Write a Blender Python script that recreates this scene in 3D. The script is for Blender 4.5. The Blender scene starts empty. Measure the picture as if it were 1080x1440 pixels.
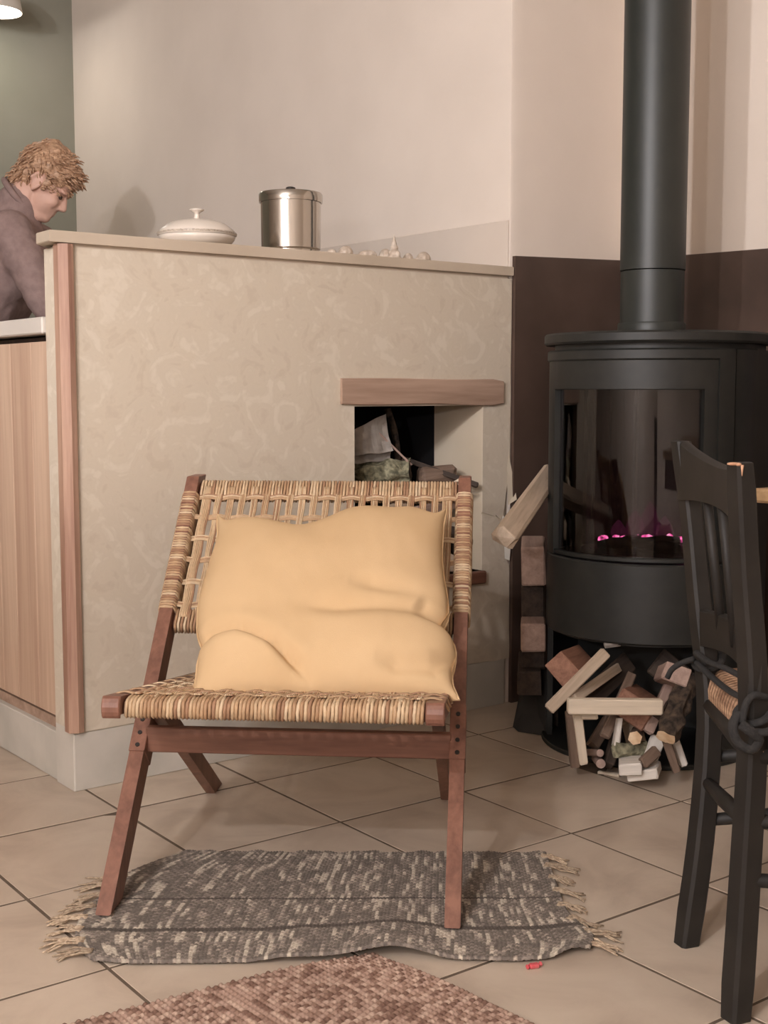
import bpy, math, random
import numpy as np
from mathutils import Vector, Matrix, noise
R = random.Random(7)
scene = bpy.context.scene
C = scene.collection
rad = math.radians

# ------------------------------------------------------------------ camera, light, exposure
F_PX, PITCH, EYE = 1787.0, 0.0966, 0.88
cam_d = bpy.data.cameras.new('camera'); cam = bpy.data.objects.new('camera', cam_d); C.objects.link(cam)
cam.location = (0, 0, EYE); cam.rotation_euler = (math.pi/2 - PITCH, 0, 0)
cam_d.sensor_fit = 'VERTICAL'; cam_d.sensor_height = 36.0; cam_d.lens = F_PX/1440*36.0
cam_d.clip_start = 0.05
scene.camera = cam
scene.view_settings.view_transform = 'Standard'; scene.view_settings.look = 'None'
scene.view_settings.gamma = 1.0; scene.view_settings.use_curve_mapping = False
scene.view_settings.exposure = 0.92
w = bpy.data.worlds.new('world'); scene.world = w; w.use_nodes = True
w.node_tree.nodes['Background'].inputs[0].default_value = (0.9, 0.8, 0.7, 1)
w.node_tree.nodes['Background'].inputs[1].default_value = 0.05
def lamp(name, loc, power, col, size):
    d = bpy.data.lights.new(name, 'POINT'); d.energy = power; d.color = col; d.shadow_soft_size = size
    o = bpy.data.objects.new(name, d); C.objects.link(o); o.location = loc; return o
WARM = (1.0, 0.985, 1.03)
lamp('low_lamp_light', (-0.62, -0.56, 1.17), 27, WARM, 0.035)      # lamp on a low table behind the photographer
lamp('ceiling_lamp_light', (-1.1, -0.52, 2.15), 54, WARM, 0.025)    # hanging lamp of the front room
lamp('soft_fill_light', (-1.44, -1.04, 2.0), 30, WARM, 0.30)       # unseen soft fill, added to lift the dark floor shadows
so_l = lamp('side_spot_light', (-1.75, -0.2, 1.9), 100, WARM, 0.05)  # unseen lamp on the left; cone shaped to spare the floor
so_l.data.type = 'SPOT'; so_l.data.spot_size = rad(60); so_l.data.spot_blend = 0.6
so_l.rotation_euler = (Vector((-0.28, 4.5, 2.15))-so_l.location).to_track_quat('-Z', 'Y').to_euler()

# ------------------------------------------------------------------ geometry helpers
cP, sP = math.cos(PITCH), math.sin(PITCH)
def ray(px, py):
    a = px-540; b = 720-py
    return Vector((a, b*sP+F_PX*cP, b*cP-F_PX*sP))
def at(px, py, Y):
    d = ray(px, py); return Vector((0, 0, EYE)) + d*(Y/d.y)
def floor_at(px, py, z=0.0):
    d = ray(px, py); return Vector((0, 0, EYE)) + d*((z-EYE)/d.z)
TH = rad(37.858); EX, EY = 0.3445, 3.5135                     # room axes: x' along the partition, y' away from the front room
def room(x, y, z=0.0):
    return Vector((EX+x*math.cos(TH)-y*math.sin(TH), EY+x*math.sin(TH)+y*math.cos(TH), z))
def bar_pt(px, yp, z):
    d = ray(px, 600); t = -TH
    n = Vector((-math.sin(TH), math.cos(TH), 0)); P = room(0, yp)
    k = (P.dot(n))/(d.dot(n)); q = d*k
    return Vector((q.x, q.y, z))

class MB:
    def __init__(s): s.v = []; s.f = []; s.m = []; s.c = None
    def add(s, vs, fs, mi=0):
        o = len(s.v); s.v += [tuple(v) for v in vs]
        for f in fs: s.f.append(tuple(i+o for i in f)); s.m.append(mi)
    def box(s, lo, hi, M=None, bev=0.0, mi=0, jit=0.0):
        lo = Vector(lo); hi = Vector(hi)
        if bev <= 0:
            vs = [Vector((x, y, z)) for x in (lo.x, hi.x) for y in (lo.y, hi.y) for z in (lo.z, hi.z)]
            fs = [(0,1,3,2),(4,6,7,5),(0,4,5,1),(2,3,7,6),(0,2,6,4),(1,5,7,3)]
        else:
            b = min(bev, (hi.x-lo.x)/2.01, (hi.y-lo.y)/2.01, (hi.z-lo.z)/2.01)
            vs = []; idx = {}
            for sx in (0,1):
                for sy in (0,1):
                    for sz in (0,1):
                        for ax in range(3):
                            p = [hi[i] if q else lo[i] for i, q in enumerate((sx,sy,sz))]
                            for i, q in enumerate((sx,sy,sz)):
                                if i != ax: p[i] += -b if q else b
                            idx[(sx,sy,sz,ax)] = len(vs); vs.append(Vector(p))
            fs = []
            for ax in range(3):
                o1, o2 = [(1,2),(2,0),(0,1)][ax]
                for q in (0,1):
                    def k(a, b_):
                        t = [0,0,0]; t[ax] = q; t[o1] = a; t[o2] = b_; return idx[(t[0],t[1],t[2],ax)]
                    f = [k(0,0), k(1,0), k(1,1), k(0,1)]
                    fs.append(f if q else f[::-1])
            for ax in range(3):                                   # edges along ax
                o1, o2 = [(1,2),(2,0),(0,1)][ax]
                for a in (0,1):
                    for b_ in (0,1):
                        def k(e, which):
                            t = [0,0,0]; t[ax] = e; t[o1] = a; t[o2] = b_; return idx[(t[0],t[1],t[2],which)]
                        f = [k(0,o1), k(1,o1), k(1,o2), k(0,o2)]
                        fs.append(f if (a == b_) else f[::-1])
            for sx in (0,1):
                for sy in (0,1):
                    for sz in (0,1):
                        f = [idx[(sx,sy,sz,0)], idx[(sx,sy,sz,1)], idx[(sx,sy,sz,2)]]
                        fs.append(f if (sx+sy+sz) % 2 else f[::-1])
        if jit: vs = [v+Vector((R.uniform(-jit,jit),R.uniform(-jit,jit),R.uniform(-jit,jit))) for v in vs]
        if M is not None: vs = [M @ v for v in vs]
        s.add(vs, fs, mi); return s
    def tube(s, pts, rs, n=8, cap=True, mi=0, close=False, sq=None, ph=0.0):
        pts = [Vector(p) for p in pts]; N = len(pts)
        if not hasattr(rs, '__len__'): rs = [rs]*N
        vs = []; fs = []; up = None
        for i, p in enumerate(pts):
            if close: t = pts[(i+1) % N]-pts[i-1]
            else: t = pts[min(i+1, N-1)]-pts[max(i-1, 0)]
            t.normalize()
            if up is None:
                up = Vector((0,0,1)) if abs(t.z) < 0.9 else Vector((1,0,0))
            a = t.cross(up)
            if a.length < 1e-6: a = t.cross(Vector((0.3,1,0.2)))
            a.normalize(); b = a.cross(t); up = b
            for k in range(n):
                q = ph+2*math.pi*k/n
                sa, sb = (1, 1) if sq is None else sq
                vs.append(p+a*(rs[i]*sa*math.cos(q))+b*(rs[i]*sb*math.sin(q)))
        for i in range(N if close else N-1):
            j = (i+1) % N
            for k in range(n):
                k2 = (k+1) % n
                fs.append((i*n+k, i*n+k2, j*n+k2, j*n+k))
        if cap and not close:
            fs.append(tuple(range(n))[::-1]); fs.append(tuple((N-1)*n+k for k in range(n)))
        s.add(vs, fs, mi); return s
    def lathe(s, prof, n=32, c=(0,0,0), mi=0, a0=0.0, a1=None):
        full = a1 is None
        if full: a1 = a0+2*math.pi
        m = n if full else n+1
        vs = []; fs = []
        for r, z in prof:
            for k in range(m):
                q = a0+(a1-a0)*k/n
                vs.append((c[0]+r*math.cos(q), c[1]+r*math.sin(q), c[2]+z))
        for i in range(len(prof)-1):
            for k in range(n):
                k2 = (k+1) % m
                fs.append((i*m+k, i*m+k2, (i+1)*m+k2, (i+1)*m+k))
        s.add(vs, fs, mi); return s
    def prism(s, poly, z0, z1, M=None, mi=0, bev=0.0):
        n = len(poly)
        if bev:
            cx = sum(p[0] for p in poly)/n; cy = sum(p[1] for p in poly)/n
            def ins(p):
                d = math.hypot(p[0]-cx, p[1]-cy) or 1; k = (d-bev)/d; return (cx+(p[0]-cx)*k, cy+(p[1]-cy)*k)
            rings = [([ins(p) for p in poly], z0), (poly, z0+bev), (poly, z1-bev), ([ins(p) for p in poly], z1)]
        else: rings = [(poly, z0), (poly, z1)]
        vs = [Vector((p[0], p[1], z)) for pl, z in rings for p in pl]
        fs = [tuple(range(n))[::-1], tuple((len(rings)-1)*n+k for k in range(n))]
        for i in range(len(rings)-1):
            for k in range(n):
                k2 = (k+1) % n; fs.append((i*n+k, i*n+k2, (i+1)*n+k2, (i+1)*n+k))
        if M is not None: vs = [M @ v for v in vs]
        s.add(vs, fs, mi); return s
    def ell(s, c, r, M=None, nu=16, nv=10, mi=0):
        vs = []; fs = []
        c = Vector(c); r = (r,r,r) if not hasattr(r, '__len__') else r
        for i in range(nv+1):
            t = math.pi*i/nv
            for k in range(nu):
                q = 2*math.pi*k/nu
                p = Vector((r[0]*math.sin(t)*math.cos(q), r[1]*math.sin(t)*math.sin(q), r[2]*math.cos(t)))
                if M is not None: p = M @ p
                vs.append(c+p)
        for i in range(nv):
            for k in range(nu):
                k2 = (k+1) % nu
                fs.append((i*nu+k, (i+1)*nu+k, (i+1)*nu+k2, i*nu+k2))
        s.add(vs, fs, mi); return s
    def cap(s, a, b, ra, rb, n=14):                                # tapered capsule
        a = Vector(a); b = Vector(b); d = (b-a); L = d.length; d.normalize()
        pts = []; rs = []
        for q in (-90,-60,-30,0): pts.append(a+d*(ra*math.sin(rad(q)))); rs.append(max(ra*math.cos(rad(q)), 1e-4))
        for q in (0,30,60,90): pts.append(b+d*(rb*math.sin(rad(q)))); rs.append(max(rb*math.cos(rad(q)), 1e-4))
        return s.tube(pts, rs, n)
    def build(s, name, mats, parent=None, smooth=False, sub=0, kind=None, angle=None):
        me = bpy.data.meshes.new(name); me.from_pydata(s.v, [], s.f)
        mats = mats if isinstance(mats, (list, tuple)) else [mats]
        for m in mats: me.materials.append(m)
        if len(mats) > 1: me.polygons.foreach_set('material_index', s.m)
        if smooth or angle: me.polygons.foreach_set('use_smooth', [True]*len(me.polygons))
        if s.c is not None:
            a = me.color_attributes.new('col', 'FLOAT_COLOR', 'POINT')
            a.data.foreach_set('color', np.asarray(s.c, dtype=np.float32).ravel())
        me.validate(); me.update()
        if angle: me.set_sharp_from_angle(angle=rad(angle))
        o = bpy.data.objects.new(name, me); C.objects.link(o)
        if parent is not None: o.parent = parent
        if sub:
            md = o.modifiers.new('s', 'SUBSURF'); md.levels = sub; md.render_levels = sub
        if kind: o['kind'] = kind
        return o
def tag(o, label, cat, group=None):
    o['label'] = label; o['category'] = cat
    if group: o['group'] = group
    return o
def thing(name, label, cat, loc=(0,0,0), rz=0.0, group=None):
    o = bpy.data.objects.new(name, None); C.objects.link(o); o.empty_display_size = 0.05
    o.location = loc; o.rotation_euler = (0,0,rz); return tag(o, label, cat, group)
def recenter(o, base=True):                                      # origin of a one-mesh thing to its own base
    me = o.data; n = len(me.vertices); co = np.empty(n*3); me.vertices.foreach_get('co', co); co = co.reshape(-1,3)
    c = (co.min(0)+co.max(0))/2
    if base: c[2] = co[:,2].min()
    me.vertices.foreach_set('co', (co-c).ravel()); o.location = Vector(o.location)+Vector(c); me.update(); return o
def struct(o): o['kind'] = 'structure'; return o
def in_room(o): o.location = (EX, EY, 0); o.rotation_euler = (0,0,TH); return o
def remesh(o, vox, smooth=4, disp=None):
    md = o.modifiers.new('r', 'REMESH'); md.mode = 'VOXEL'; md.voxel_size = vox; md.use_smooth_shade = True
    if smooth:
        m2 = o.modifiers.new('sm', 'SMOOTH'); m2.factor = 0.5; m2.iterations = smooth
    dg = bpy.context.evaluated_depsgraph_get(); dg.update()
    me = bpy.data.meshes.new_from_object(o.evaluated_get(dg))
    o.modifiers.clear(); old = o.data; o.data = me; me.name = o.name
    if disp: 
        for v in me.vertices: v.co = disp(v.co, v.normal)
    me.polygons.foreach_set('use_smooth', [True]*len(me.polygons)); me.update()
    return o

# ------------------------------------------------------------------ materials
def lin(c):
    return tuple(((x/255)/12.92 if x/255 <= 0.04045 else ((x/255+0.055)/1.055)**2.4) for x in c)
def base_mat(name, rough=0.6, metal=0.0, spec=0.5):
    m = bpy.data.materials.new(name); m.use_nodes = True; nt = m.node_tree
    b = nt.nodes['Principled BSDF']; b.inputs['Roughness'].default_value = rough; b.inputs['Metallic'].default_value = metal
    b.inputs['Specular IOR Level'].default_value = spec
    return m, nt, b
def nd(nt, t, **kw):
    n = nt.nodes.new(t)
    for k, v in kw.items(): setattr(n, k, v)
    return n
def coords(nt, scale=(1,1,1), kind='Object', rot=(0,0,0)):
    tc = nd(nt, 'ShaderNodeTexCoord'); mp = nd(nt, 'ShaderNodeMapping')
    mp.inputs['Scale'].default_value = scale; mp.inputs['Rotation'].default_value = rot
    nt.links.new(tc.outputs[kind], mp.inputs['Vector']); return mp.outputs['Vector']
def nz(nt, vec, scale, detail=4, dist=0.0, rough=0.5):
    n = nd(nt, 'ShaderNodeTexNoise'); n.inputs['Scale'].default_value = scale; n.inputs['Detail'].default_value = detail
    n.inputs['Distortion'].default_value = dist; n.inputs['Roughness'].default_value = rough
    nt.links.new(vec, n.inputs['Vector']); return n.outputs['Fac']
def ramp(nt, fac, stops):
    r = nd(nt, 'ShaderNodeValToRGB'); e = r.color_ramp.elements
    while len(e) < len(stops): e.new(0.5)
    for i, (p, c) in enumerate(stops): e[i].position = p; e[i].color = (*c, 1)
    nt.links.new(fac, r.inputs['Fac']); return r.outputs['Color']
def bump(nt, b, h, strength, dist=0.01):
    n = nd(nt, 'ShaderNodeBump'); n.inputs['Strength'].default_value = strength; n.inputs['Distance'].default_value = dist
    nt.links.new(h, n.inputs['Height']); nt.links.new(n.outputs['Normal'], b.inputs['Normal'])
def rnd_value(nt, col, amt):                                      # tone shift from one object to the next
    oi = nd(nt, 'ShaderNodeObjectInfo'); hs = nd(nt, 'ShaderNodeHueSaturation')
    mr = nd(nt, 'ShaderNodeMapRange'); mr.inputs[3].default_value = 1-amt; mr.inputs[4].default_value = 1+amt
    nt.links.new(oi.outputs['Random'], mr.inputs[0]); nt.links.new(mr.outputs[0], hs.inputs['Value'])
    nt.links.new(col, hs.inputs['Color']); return hs.outputs['Color']
def mottled(name, c1, c2, scale=6, rough=0.6, bs=0.0, bscale=60, metal=0.0, detail=5, spec=0.5, rnd=0.0, lo=0.35, hi=0.65):
    m, nt, b = base_mat(name, rough, metal, spec); v = coords(nt)
    col = ramp(nt, nz(nt, v, scale, detail), [(lo, lin(c1)), (hi, lin(c2))])
    if rnd: col = rnd_value(nt, col, rnd)
    nt.links.new(col, b.inputs['Base Color'])
    if bs: bump(nt, b, nz(nt, v, bscale, 3), bs, 0.004)
    return m
def wood(name, c1, c2, axis='z', scale=14, rough=0.55, stretch=0.06, knots=False, rnd=0.0, c3=None, spec=0.4):
    m, nt, b = base_mat(name, rough, 0, spec)
    sc = {'x': (stretch,1,1), 'y': (1,stretch,1), 'z': (1,1,stretch)}[axis]
    v = coords(nt, sc)
    f = nz(nt, v, scale*2, 6, 0.6, 0.6); g = nz(nt, v, scale*9, 3)
    mx = nd(nt, 'ShaderNodeMath', operation='MULTIPLY_ADD'); mx.inputs[1].default_value = 0.25
    nt.links.new(g, mx.inputs[0]); 
    m2 = nd(nt, 'ShaderNodeMath', operation='MULTIPLY'); m2.inputs[1].default_value = 0.75
    nt.links.new(f, m2.inputs[0]); nt.links.new(m2.outputs[0], mx.inputs[2])
    col = ramp(nt, mx.outputs[0], [(0.36, lin(c1)), (0.62, lin(c2))] if not c3 else [(0.34, lin(c1)), (0.5, lin(c2)), (0.66, lin(c3))])
    if knots:
        vo = nd(nt, 'ShaderNodeTexVoronoi'); vo.inputs['Scale'].default_value = 3.2
        v2 = coords(nt, (1,1,0.45)); nt.links.new(v2, vo.inputs['Vector'])
        kr = ramp(nt, vo.outputs['Distance'], [(0.035, (1,1,1)), (0.075, (0,0,0))])
        mix = nd(nt, 'ShaderNodeMix', data_type='RGBA'); mix.inputs[7].default_value = (*lin((112,74,56)), 1)
        nt.links.new(kr, mix.inputs[0]); nt.links.new(col, mix.inputs[6]); col = mix.outputs[2]
    if rnd: col = rnd_value(nt, col, rnd)
    nt.links.new(col, b.inputs['Base Color']); bump(nt, b, mx.outputs[0], 0.15, 0.003)
    return m
def attr_mat(name, rough=0.85, bs=0.0, bscale=400, spec=0.2, nscale=60, namt=0.12):
    m, nt, b = base_mat(name, rough, 0, spec)
    a = nd(nt, 'ShaderNodeVertexColor'); a.layer_name = 'col'
    v = coords(nt); n = nz(nt, v, nscale, 4)
    mr = nd(nt, 'ShaderNodeMapRange'); mr.inputs[3].default_value = 1-namt*2; mr.inputs[4].default_value = 1+namt*2
    nt.links.new(n, mr.inputs[0])
    hs = nd(nt, 'ShaderNodeHueSaturation'); nt.links.new(mr.outputs[0], hs.inputs['Value']); nt.links.new(a.outputs['Color'], hs.inputs['Color'])
    nt.links.new(hs.outputs['Color'], b.inputs['Base Color'])
    if bs: bump(nt, b, nz(nt, v, bscale, 2), bs, 0.002)
    return m
M = {}
M['plaster'] = mottled('plaster', (226,213,200), (232,219,206), 3, 0.9, 0.08, 90, spec=0.2)
M['green'] = mottled('green_plaster', (139,138,124), (146,144,131), 3, 0.9, 0.06, 90, spec=0.2)
M['dado'] = mottled('dado_plaster', (210,197,184), (216,203,190), 3, 0.85, 0.05, 90, spec=0.2)
M['ceil'] = mottled('ceiling_paint', (214,206,196), (220,212,202), 2, 0.9, spec=0.2)
M['plaster_b'] = mottled('niche_plaster', (198,184,162), (206,192,171), 6, 0.9, 0.08, 60, spec=0.2)
M['base'] = mottled('base_paint', (186,181,170), (204,197,186), 7, 0.6, 0.1, 30, detail=7)
M['panel'] = mottled('brown_panel', (70,55,47), (88,70,61), 5, 0.45, 0.05, 50, detail=7)
M['grout'] = mottled('grout', (92,78,64), (110,95,80), 20, 0.9)
M['bartop'] = mottled('bar_top_paint', (186,170,150), (198,182,162), 5, 0.5, 0.03)
M['white'] = mottled('white_paint', (206,198,188), (214,206,196), 4, 0.5)
M['pine'] = wood('pine', (178,146,124), (204,176,152), 'z', 9, 0.55, 0.05, True, rnd=0.06)
M['trim'] = wood('trim_wood', (150,112,94), (186,152,130), 'z', 18, 0.5, 0.05)
M['beam'] = wood('beam_wood', (150,122,104), (182,154,134), 'x', 10, 0.65, 0.08)
M['teak'] = wood('chair_wood', (112,76,62), (142,100,82), 'z', 16, 0.42, 0.12)
M['teakx'] = wood('chair_wood_cross', (100,66,52), (130,90,72), 'x', 16, 0.42, 0.08)
M['iron'] = mottled('stove_iron', (29,30,28), (36,36,33), 30, 0.5, 0.03, 400, spec=0.5)
M['pipe'] = mottled('pipe_iron', (34,38,35), (40,43,39), 12, 0.46, 0.0, spec=0.6)
M['soot'] = mottled('soot', (14,12,11), (24,20,18), 14, 0.95, 0.2, 60)
M['liner'] = mottled('firebox_liner', (14,11,10), (32,27,25), 7, 0.9, 0.03, 40, detail=7)
M['void'] = mottled('niche_shade', (16,15,17), (22,20,22), 10, 0.95)  # near-black stands in for the shade deep in the niche
M['black'] = mottled('black_paint', (30,27,24), (40,36,32), 18, 0.6, 0.04, 60, spec=0.45)
M['wornwood'] = mottled('worn_edge', (170,120,90), (205,160,128), 60, 0.7)
M['strap'] = mottled('dark_cloth', (36,34,33), (46,44,42), 120, 0.95, 0.3, 500)
M['steel'], _nt, _b = base_mat('steel', 0.16, 1.0); _b.inputs['Base Color'].default_value = (*lin((190,184,176)), 1)
M['ceramic'] = mottled('ceramic', (212,200,186), (220,209,196), 8, 0.25)
M['ceramic_band'] = mottled('ceramic_band', (150,136,120), (198,184,168), 180, 0.3)
M['shell'] = mottled('shell', (176,158,140), (214,200,184), 60, 0.5, 0.3, 120)
M['rust'] = mottled('dark_knob', (30,24,20), (40,32,27), 40, 0.4)
M['rattan'] = attr_mat('rattan', 0.55, 0.15, 500, 0.35, 90, 0.14)
M['weave'] = attr_mat('mat_yarn', 0.95, 0.4, 700, 0.1, 260, 0.22)
M['jute'] = attr_mat('jute_yarn', 0.95, 0.4, 700, 0.1, 260, 0.16)
M['fringe'] = mottled('fringe_yarn', (150,128,106), (196,176,150), 200, 0.95, rnd=0.22)
M['cushion'] = mottled('yellow_cotton', (212,180,138), (217,186,145), 5, 0.9, 0.12, 700, spec=0.15)
M['skin'] = mottled('skin', (214,170,150), (224,182,162), 20, 0.55)
M['hair'] = wood('hair', (134,98,74), (186,148,118), 'x', 60, 0.5, 0.3, c3=(222,186,154))
M['sweater'] = mottled('sweater', (146,124,119), (160,137,131), 40, 0.95, 0.25, 300, spec=0.1)
M['trousers'] = mottled('trousers', (52,50,56), (60,58,64), 40, 0.9)
M['shoe'] = mottled('shoe', (40,34,30), (50,42,37), 20, 0.6)
M['eye'] = mottled('eye', (50,38,30), (60,46,36), 20, 0.2)
M['rush'] = wood('rush', (128,96,74), (188,152,122), 'y', 40, 0.8, 0.12)
M['table'] = wood('table_wood', (166,134,98), (196,164,124), 'x', 10, 0.4, 0.06)
M['paper'] = mottled('old_paper', (138,130,122), (186,176,166), 14, 0.8)
M['bark'] = mottled('bark', (26,20,16), (86,70,56), 55, 0.95, 0.9, 70, detail=8)
M['moss'] = mottled('moss', (92,90,72), (166,160,132), 70, 1.0, 0.8, 160, detail=6)
M['cut'] = mottled('cut_end', (196,160,124), (224,198,164), 40, 0.8, 0.2, 90)
def logwood(name, c1, c2): return wood(name, c1, c2, 'z', 22, 0.75, 0.08)
M['w_pale'] = logwood('log_pale', (178,158,136), (206,186,164))
M['w_cream'] = logwood('log_cream', (204,188,166), (224,208,186))
M['w_white'] = logwood('log_white', (206,198,188), (226,218,208))
M['w_red'] = logwood('log_red', (128,90,72), (166,122,100))
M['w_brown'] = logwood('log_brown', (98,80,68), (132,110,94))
M['w_dark'] = logwood('log_dark', (50,40,34), (76,62,52))
M['w_pink'] = logwood('log_pink', (148,124,114), (178,152,138))
# floor tile: warm beige with cloudy veins
m, nt, b = base_mat('floor_tile', 0.32, 0, 0.5); v = coords(nt, kind='Object')
oi = nd(nt, 'ShaderNodeObjectInfo'); ad = nd(nt, 'ShaderNodeVectorMath', operation='ADD')
sc_ = nd(nt, 'ShaderNodeVectorMath', operation='SCALE'); sc_.inputs['Scale'].default_value = 3.0
nt.links.new(oi.outputs['Location'], sc_.inputs[0]); nt.links.new(v, ad.inputs[0]); nt.links.new(sc_.outputs[0], ad.inputs[1])
f = nz(nt, ad.outputs[0], 5, 7, 0.8, 0.6)
col = rnd_value(nt, ramp(nt, f, [(0.3, lin((176,158,140))), (0.52, lin((196,179,160))), (0.72, lin((205,189,170)))]), 0.035)
nt.links.new(col, b.inputs['Base Color']); bump(nt, b, nz(nt, ad.outputs[0], 12, 3), 0.06, 0.004); M['tile'] = m
# wallpaper: pale foliage on beige, slightly raised
m, nt, b = base_mat('wallpaper', 0.75, 0, 0.25); v = coords(nt, kind='Object')
f = nz(nt, v, 11, 3, 2.2, 0.5); g_ = nz(nt, v, 34, 2, 1.5)
mu = nd(nt, 'ShaderNodeMath', operation='MULTIPLY_ADD'); mu.inputs[1].default_value = 0.3; nt.links.new(g_, mu.inputs[0]); nt.links.new(f, mu.inputs[2])
col = ramp(nt, mu.outputs[0], [(0.46, lin((199,185,166))), (0.58, lin((206,193,174))), (0.68, lin((204,191,172))), (0.80, lin((212,200,182)))])
nt.links.new(col, b.inputs['Base Color']); bump(nt, b, mu.outputs[0], 0.10, 0.003); M['paper_wall'] = m
# glass
m, nt, b = base_mat('stove_glass', 0.03, 0, 0.5)
b.inputs['Base Color'].default_value = (0.55,0.5,0.48,1); b.inputs['Transmission Weight'].default_value = 1.0; b.inputs['IOR'].default_value = 1.45
M['glass'] = m
# embers and lamp glow
def glow(name, col, strength, patch=None):
    m, nt, b = base_mat(name, 0.8)
    b.inputs['Base Color'].default_value = (0.02,0.015,0.015,1)
    b.inputs['Emission Strength'].default_value = strength
    if patch:
        v = coords(nt); f = nz(nt, v, patch, 3)
        c = ramp(nt, f, [(0.36, tuple(0.12*x for x in col)), (0.52, col), (0.70, tuple(min(1, x+0.25) for x in col))]); nt.links.new(c, b.inputs['Emission Color'])
    else: b.inputs['Emission Color'].default_value = (*col, 1)
    return m
M['ember'] = glow('ember', (0.55,0.05,0.22), 0.3, 40)
M['flame'] = glow('flame', (0.66,0.07,0.29), 1.7, 60)
M['faint'] = glow('faint_flame', (0.40,0.05,0.20), 0.28); M['faint'].node_tree.nodes['Principled BSDF'].inputs['Alpha'].default_value = 0.09
M['bulb'] = glow('bulb', (1.0,0.92,0.8), 9)

# ------------------------------------------------------------------ SETTING
H = 2.75
fl = MB().box((-4.5,-5,-0.05), (0.456,2.77,-0.0009)).build('floor', M['grout']); struct(in_room(fl))
# tiles, one object each, in the front room
TILE = 0.33; TA = rad(36.75); TO = Vector((-0.551, 2.589))
tA = Vector((math.sin(TA), -math.cos(TA))); tB = Vector((math.cos(TA), math.sin(TA)))
hs_ = TILE/2-0.0031
tile_me = MB().box((-hs_,-hs_,-0.0085), (hs_,hs_,0.0), bev=0.0007).build('tile', M['tile'])
first = True
for i in range(-8, 14):
    for j in range(-8, 10):
        c = TO + tA*((i+0.5)*TILE) + tB*((j+0.5)*TILE)
        dx, dy = c.x-EX, c.y-EY
        xr = dx*math.cos(TH)+dy*math.sin(TH); yr = -dx*math.sin(TH)+dy*math.cos(TH)
        if xr > 0.40 or yr > 0.13 and xr > -1.30 or yr > 1.2 or c.y < 0.45 or abs(c.x) > 2.1: continue
        o = tile_me if first else bpy.data.objects.new('tile', tile_me.data)
        if not first: C.objects.link(o)
        first = False
        o.parent = fl
        loc = Vector((xr, yr, R.uniform(-0.0006, 0.0004)))
        o.location = loc; o.rotation_euler = (R.uniform(-.002,.002), R.uniform(-.002,.002), TA-TH)
ce = MB().box((-4.6,-5.1,H), (0.56,2.87,H+0.08)).build('ceiling', M['ceil']); struct(in_room(ce))
# walls
def wall(name, lo, hi, m, parent=None): 
    o = MB().box(lo, hi).build(name, m, parent); 
    return struct(in_room(o)) if parent is None else o
wall('wall_back', (-4.5,2.77,0), (0.0,2.87,H), M['green'])
# kitchen wall and alcove wall meet in one rounded plaster corner
rx_, ry_ = 0.05, 0.005; arc = [(rx_-rx_*math.cos(q), ry_-ry_*math.sin(q)) for q in [math.pi/2*k/8 for k in range(9)]]
poly = [(0.0,2.77)] + arc + [(0.456,0.0),(0.556,0.0),(0.556,0.1),(0.14,0.1),(0.14,2.77)]
wr = MB().prism(poly, 0, H).build('wall_right', M['plaster'], angle=30); struct(in_room(wr))
MB().box((-0.006,0.006,0.0), (0.0,2.7,1.337), bev=0.002).build('dado', M['dado'], wr)
wall('wall_alcove', (0.456,-5,0), (0.556,0.0,H), M['plaster'])
wall('wall_left', (-4.6,-5,0), (-4.5,2.77,H), M['plaster'])
wall('wall_front', (-4.5,-5.1,0), (0.456,-5,H), M['plaster'])

# ------------------------------------------------------------------ partition (bar) with its firewood niche
LP = 1.294                                                        # length; starts at x'=-LP
pa = bpy.data.objects.new('wall_partition', None); C.objects.link(pa); struct(in_room(pa))
X0, X1 = -0.533, -0.100; Z0, Z1 = 0.385, 0.836                    # niche opening
pb = MB()
pb.box((-LP,0.0,0.0), (X0,0.09,1.18)); pb.box((X1,0.0,0.0), (-0.012,0.2,1.18))
pb.box((X0,0.0,0.0), (X1,0.2,Z0)); pb.box((X0,0.0,Z1), (X1,0.2,1.18))
pb.box((X0-0.06,0.09,0.0), (X0,0.2,1.18))
pb.build('body', M['plaster_b'], pa)
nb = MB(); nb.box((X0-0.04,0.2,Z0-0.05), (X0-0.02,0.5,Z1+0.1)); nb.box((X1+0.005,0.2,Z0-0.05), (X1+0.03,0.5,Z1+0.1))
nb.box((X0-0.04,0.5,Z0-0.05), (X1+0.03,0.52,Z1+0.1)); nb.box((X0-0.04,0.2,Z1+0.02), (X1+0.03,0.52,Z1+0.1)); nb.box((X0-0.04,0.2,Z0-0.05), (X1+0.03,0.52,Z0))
nb.build('niche_shade_box', M['void'], pa)  # box behind the opening, its darkness put into the colour
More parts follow.
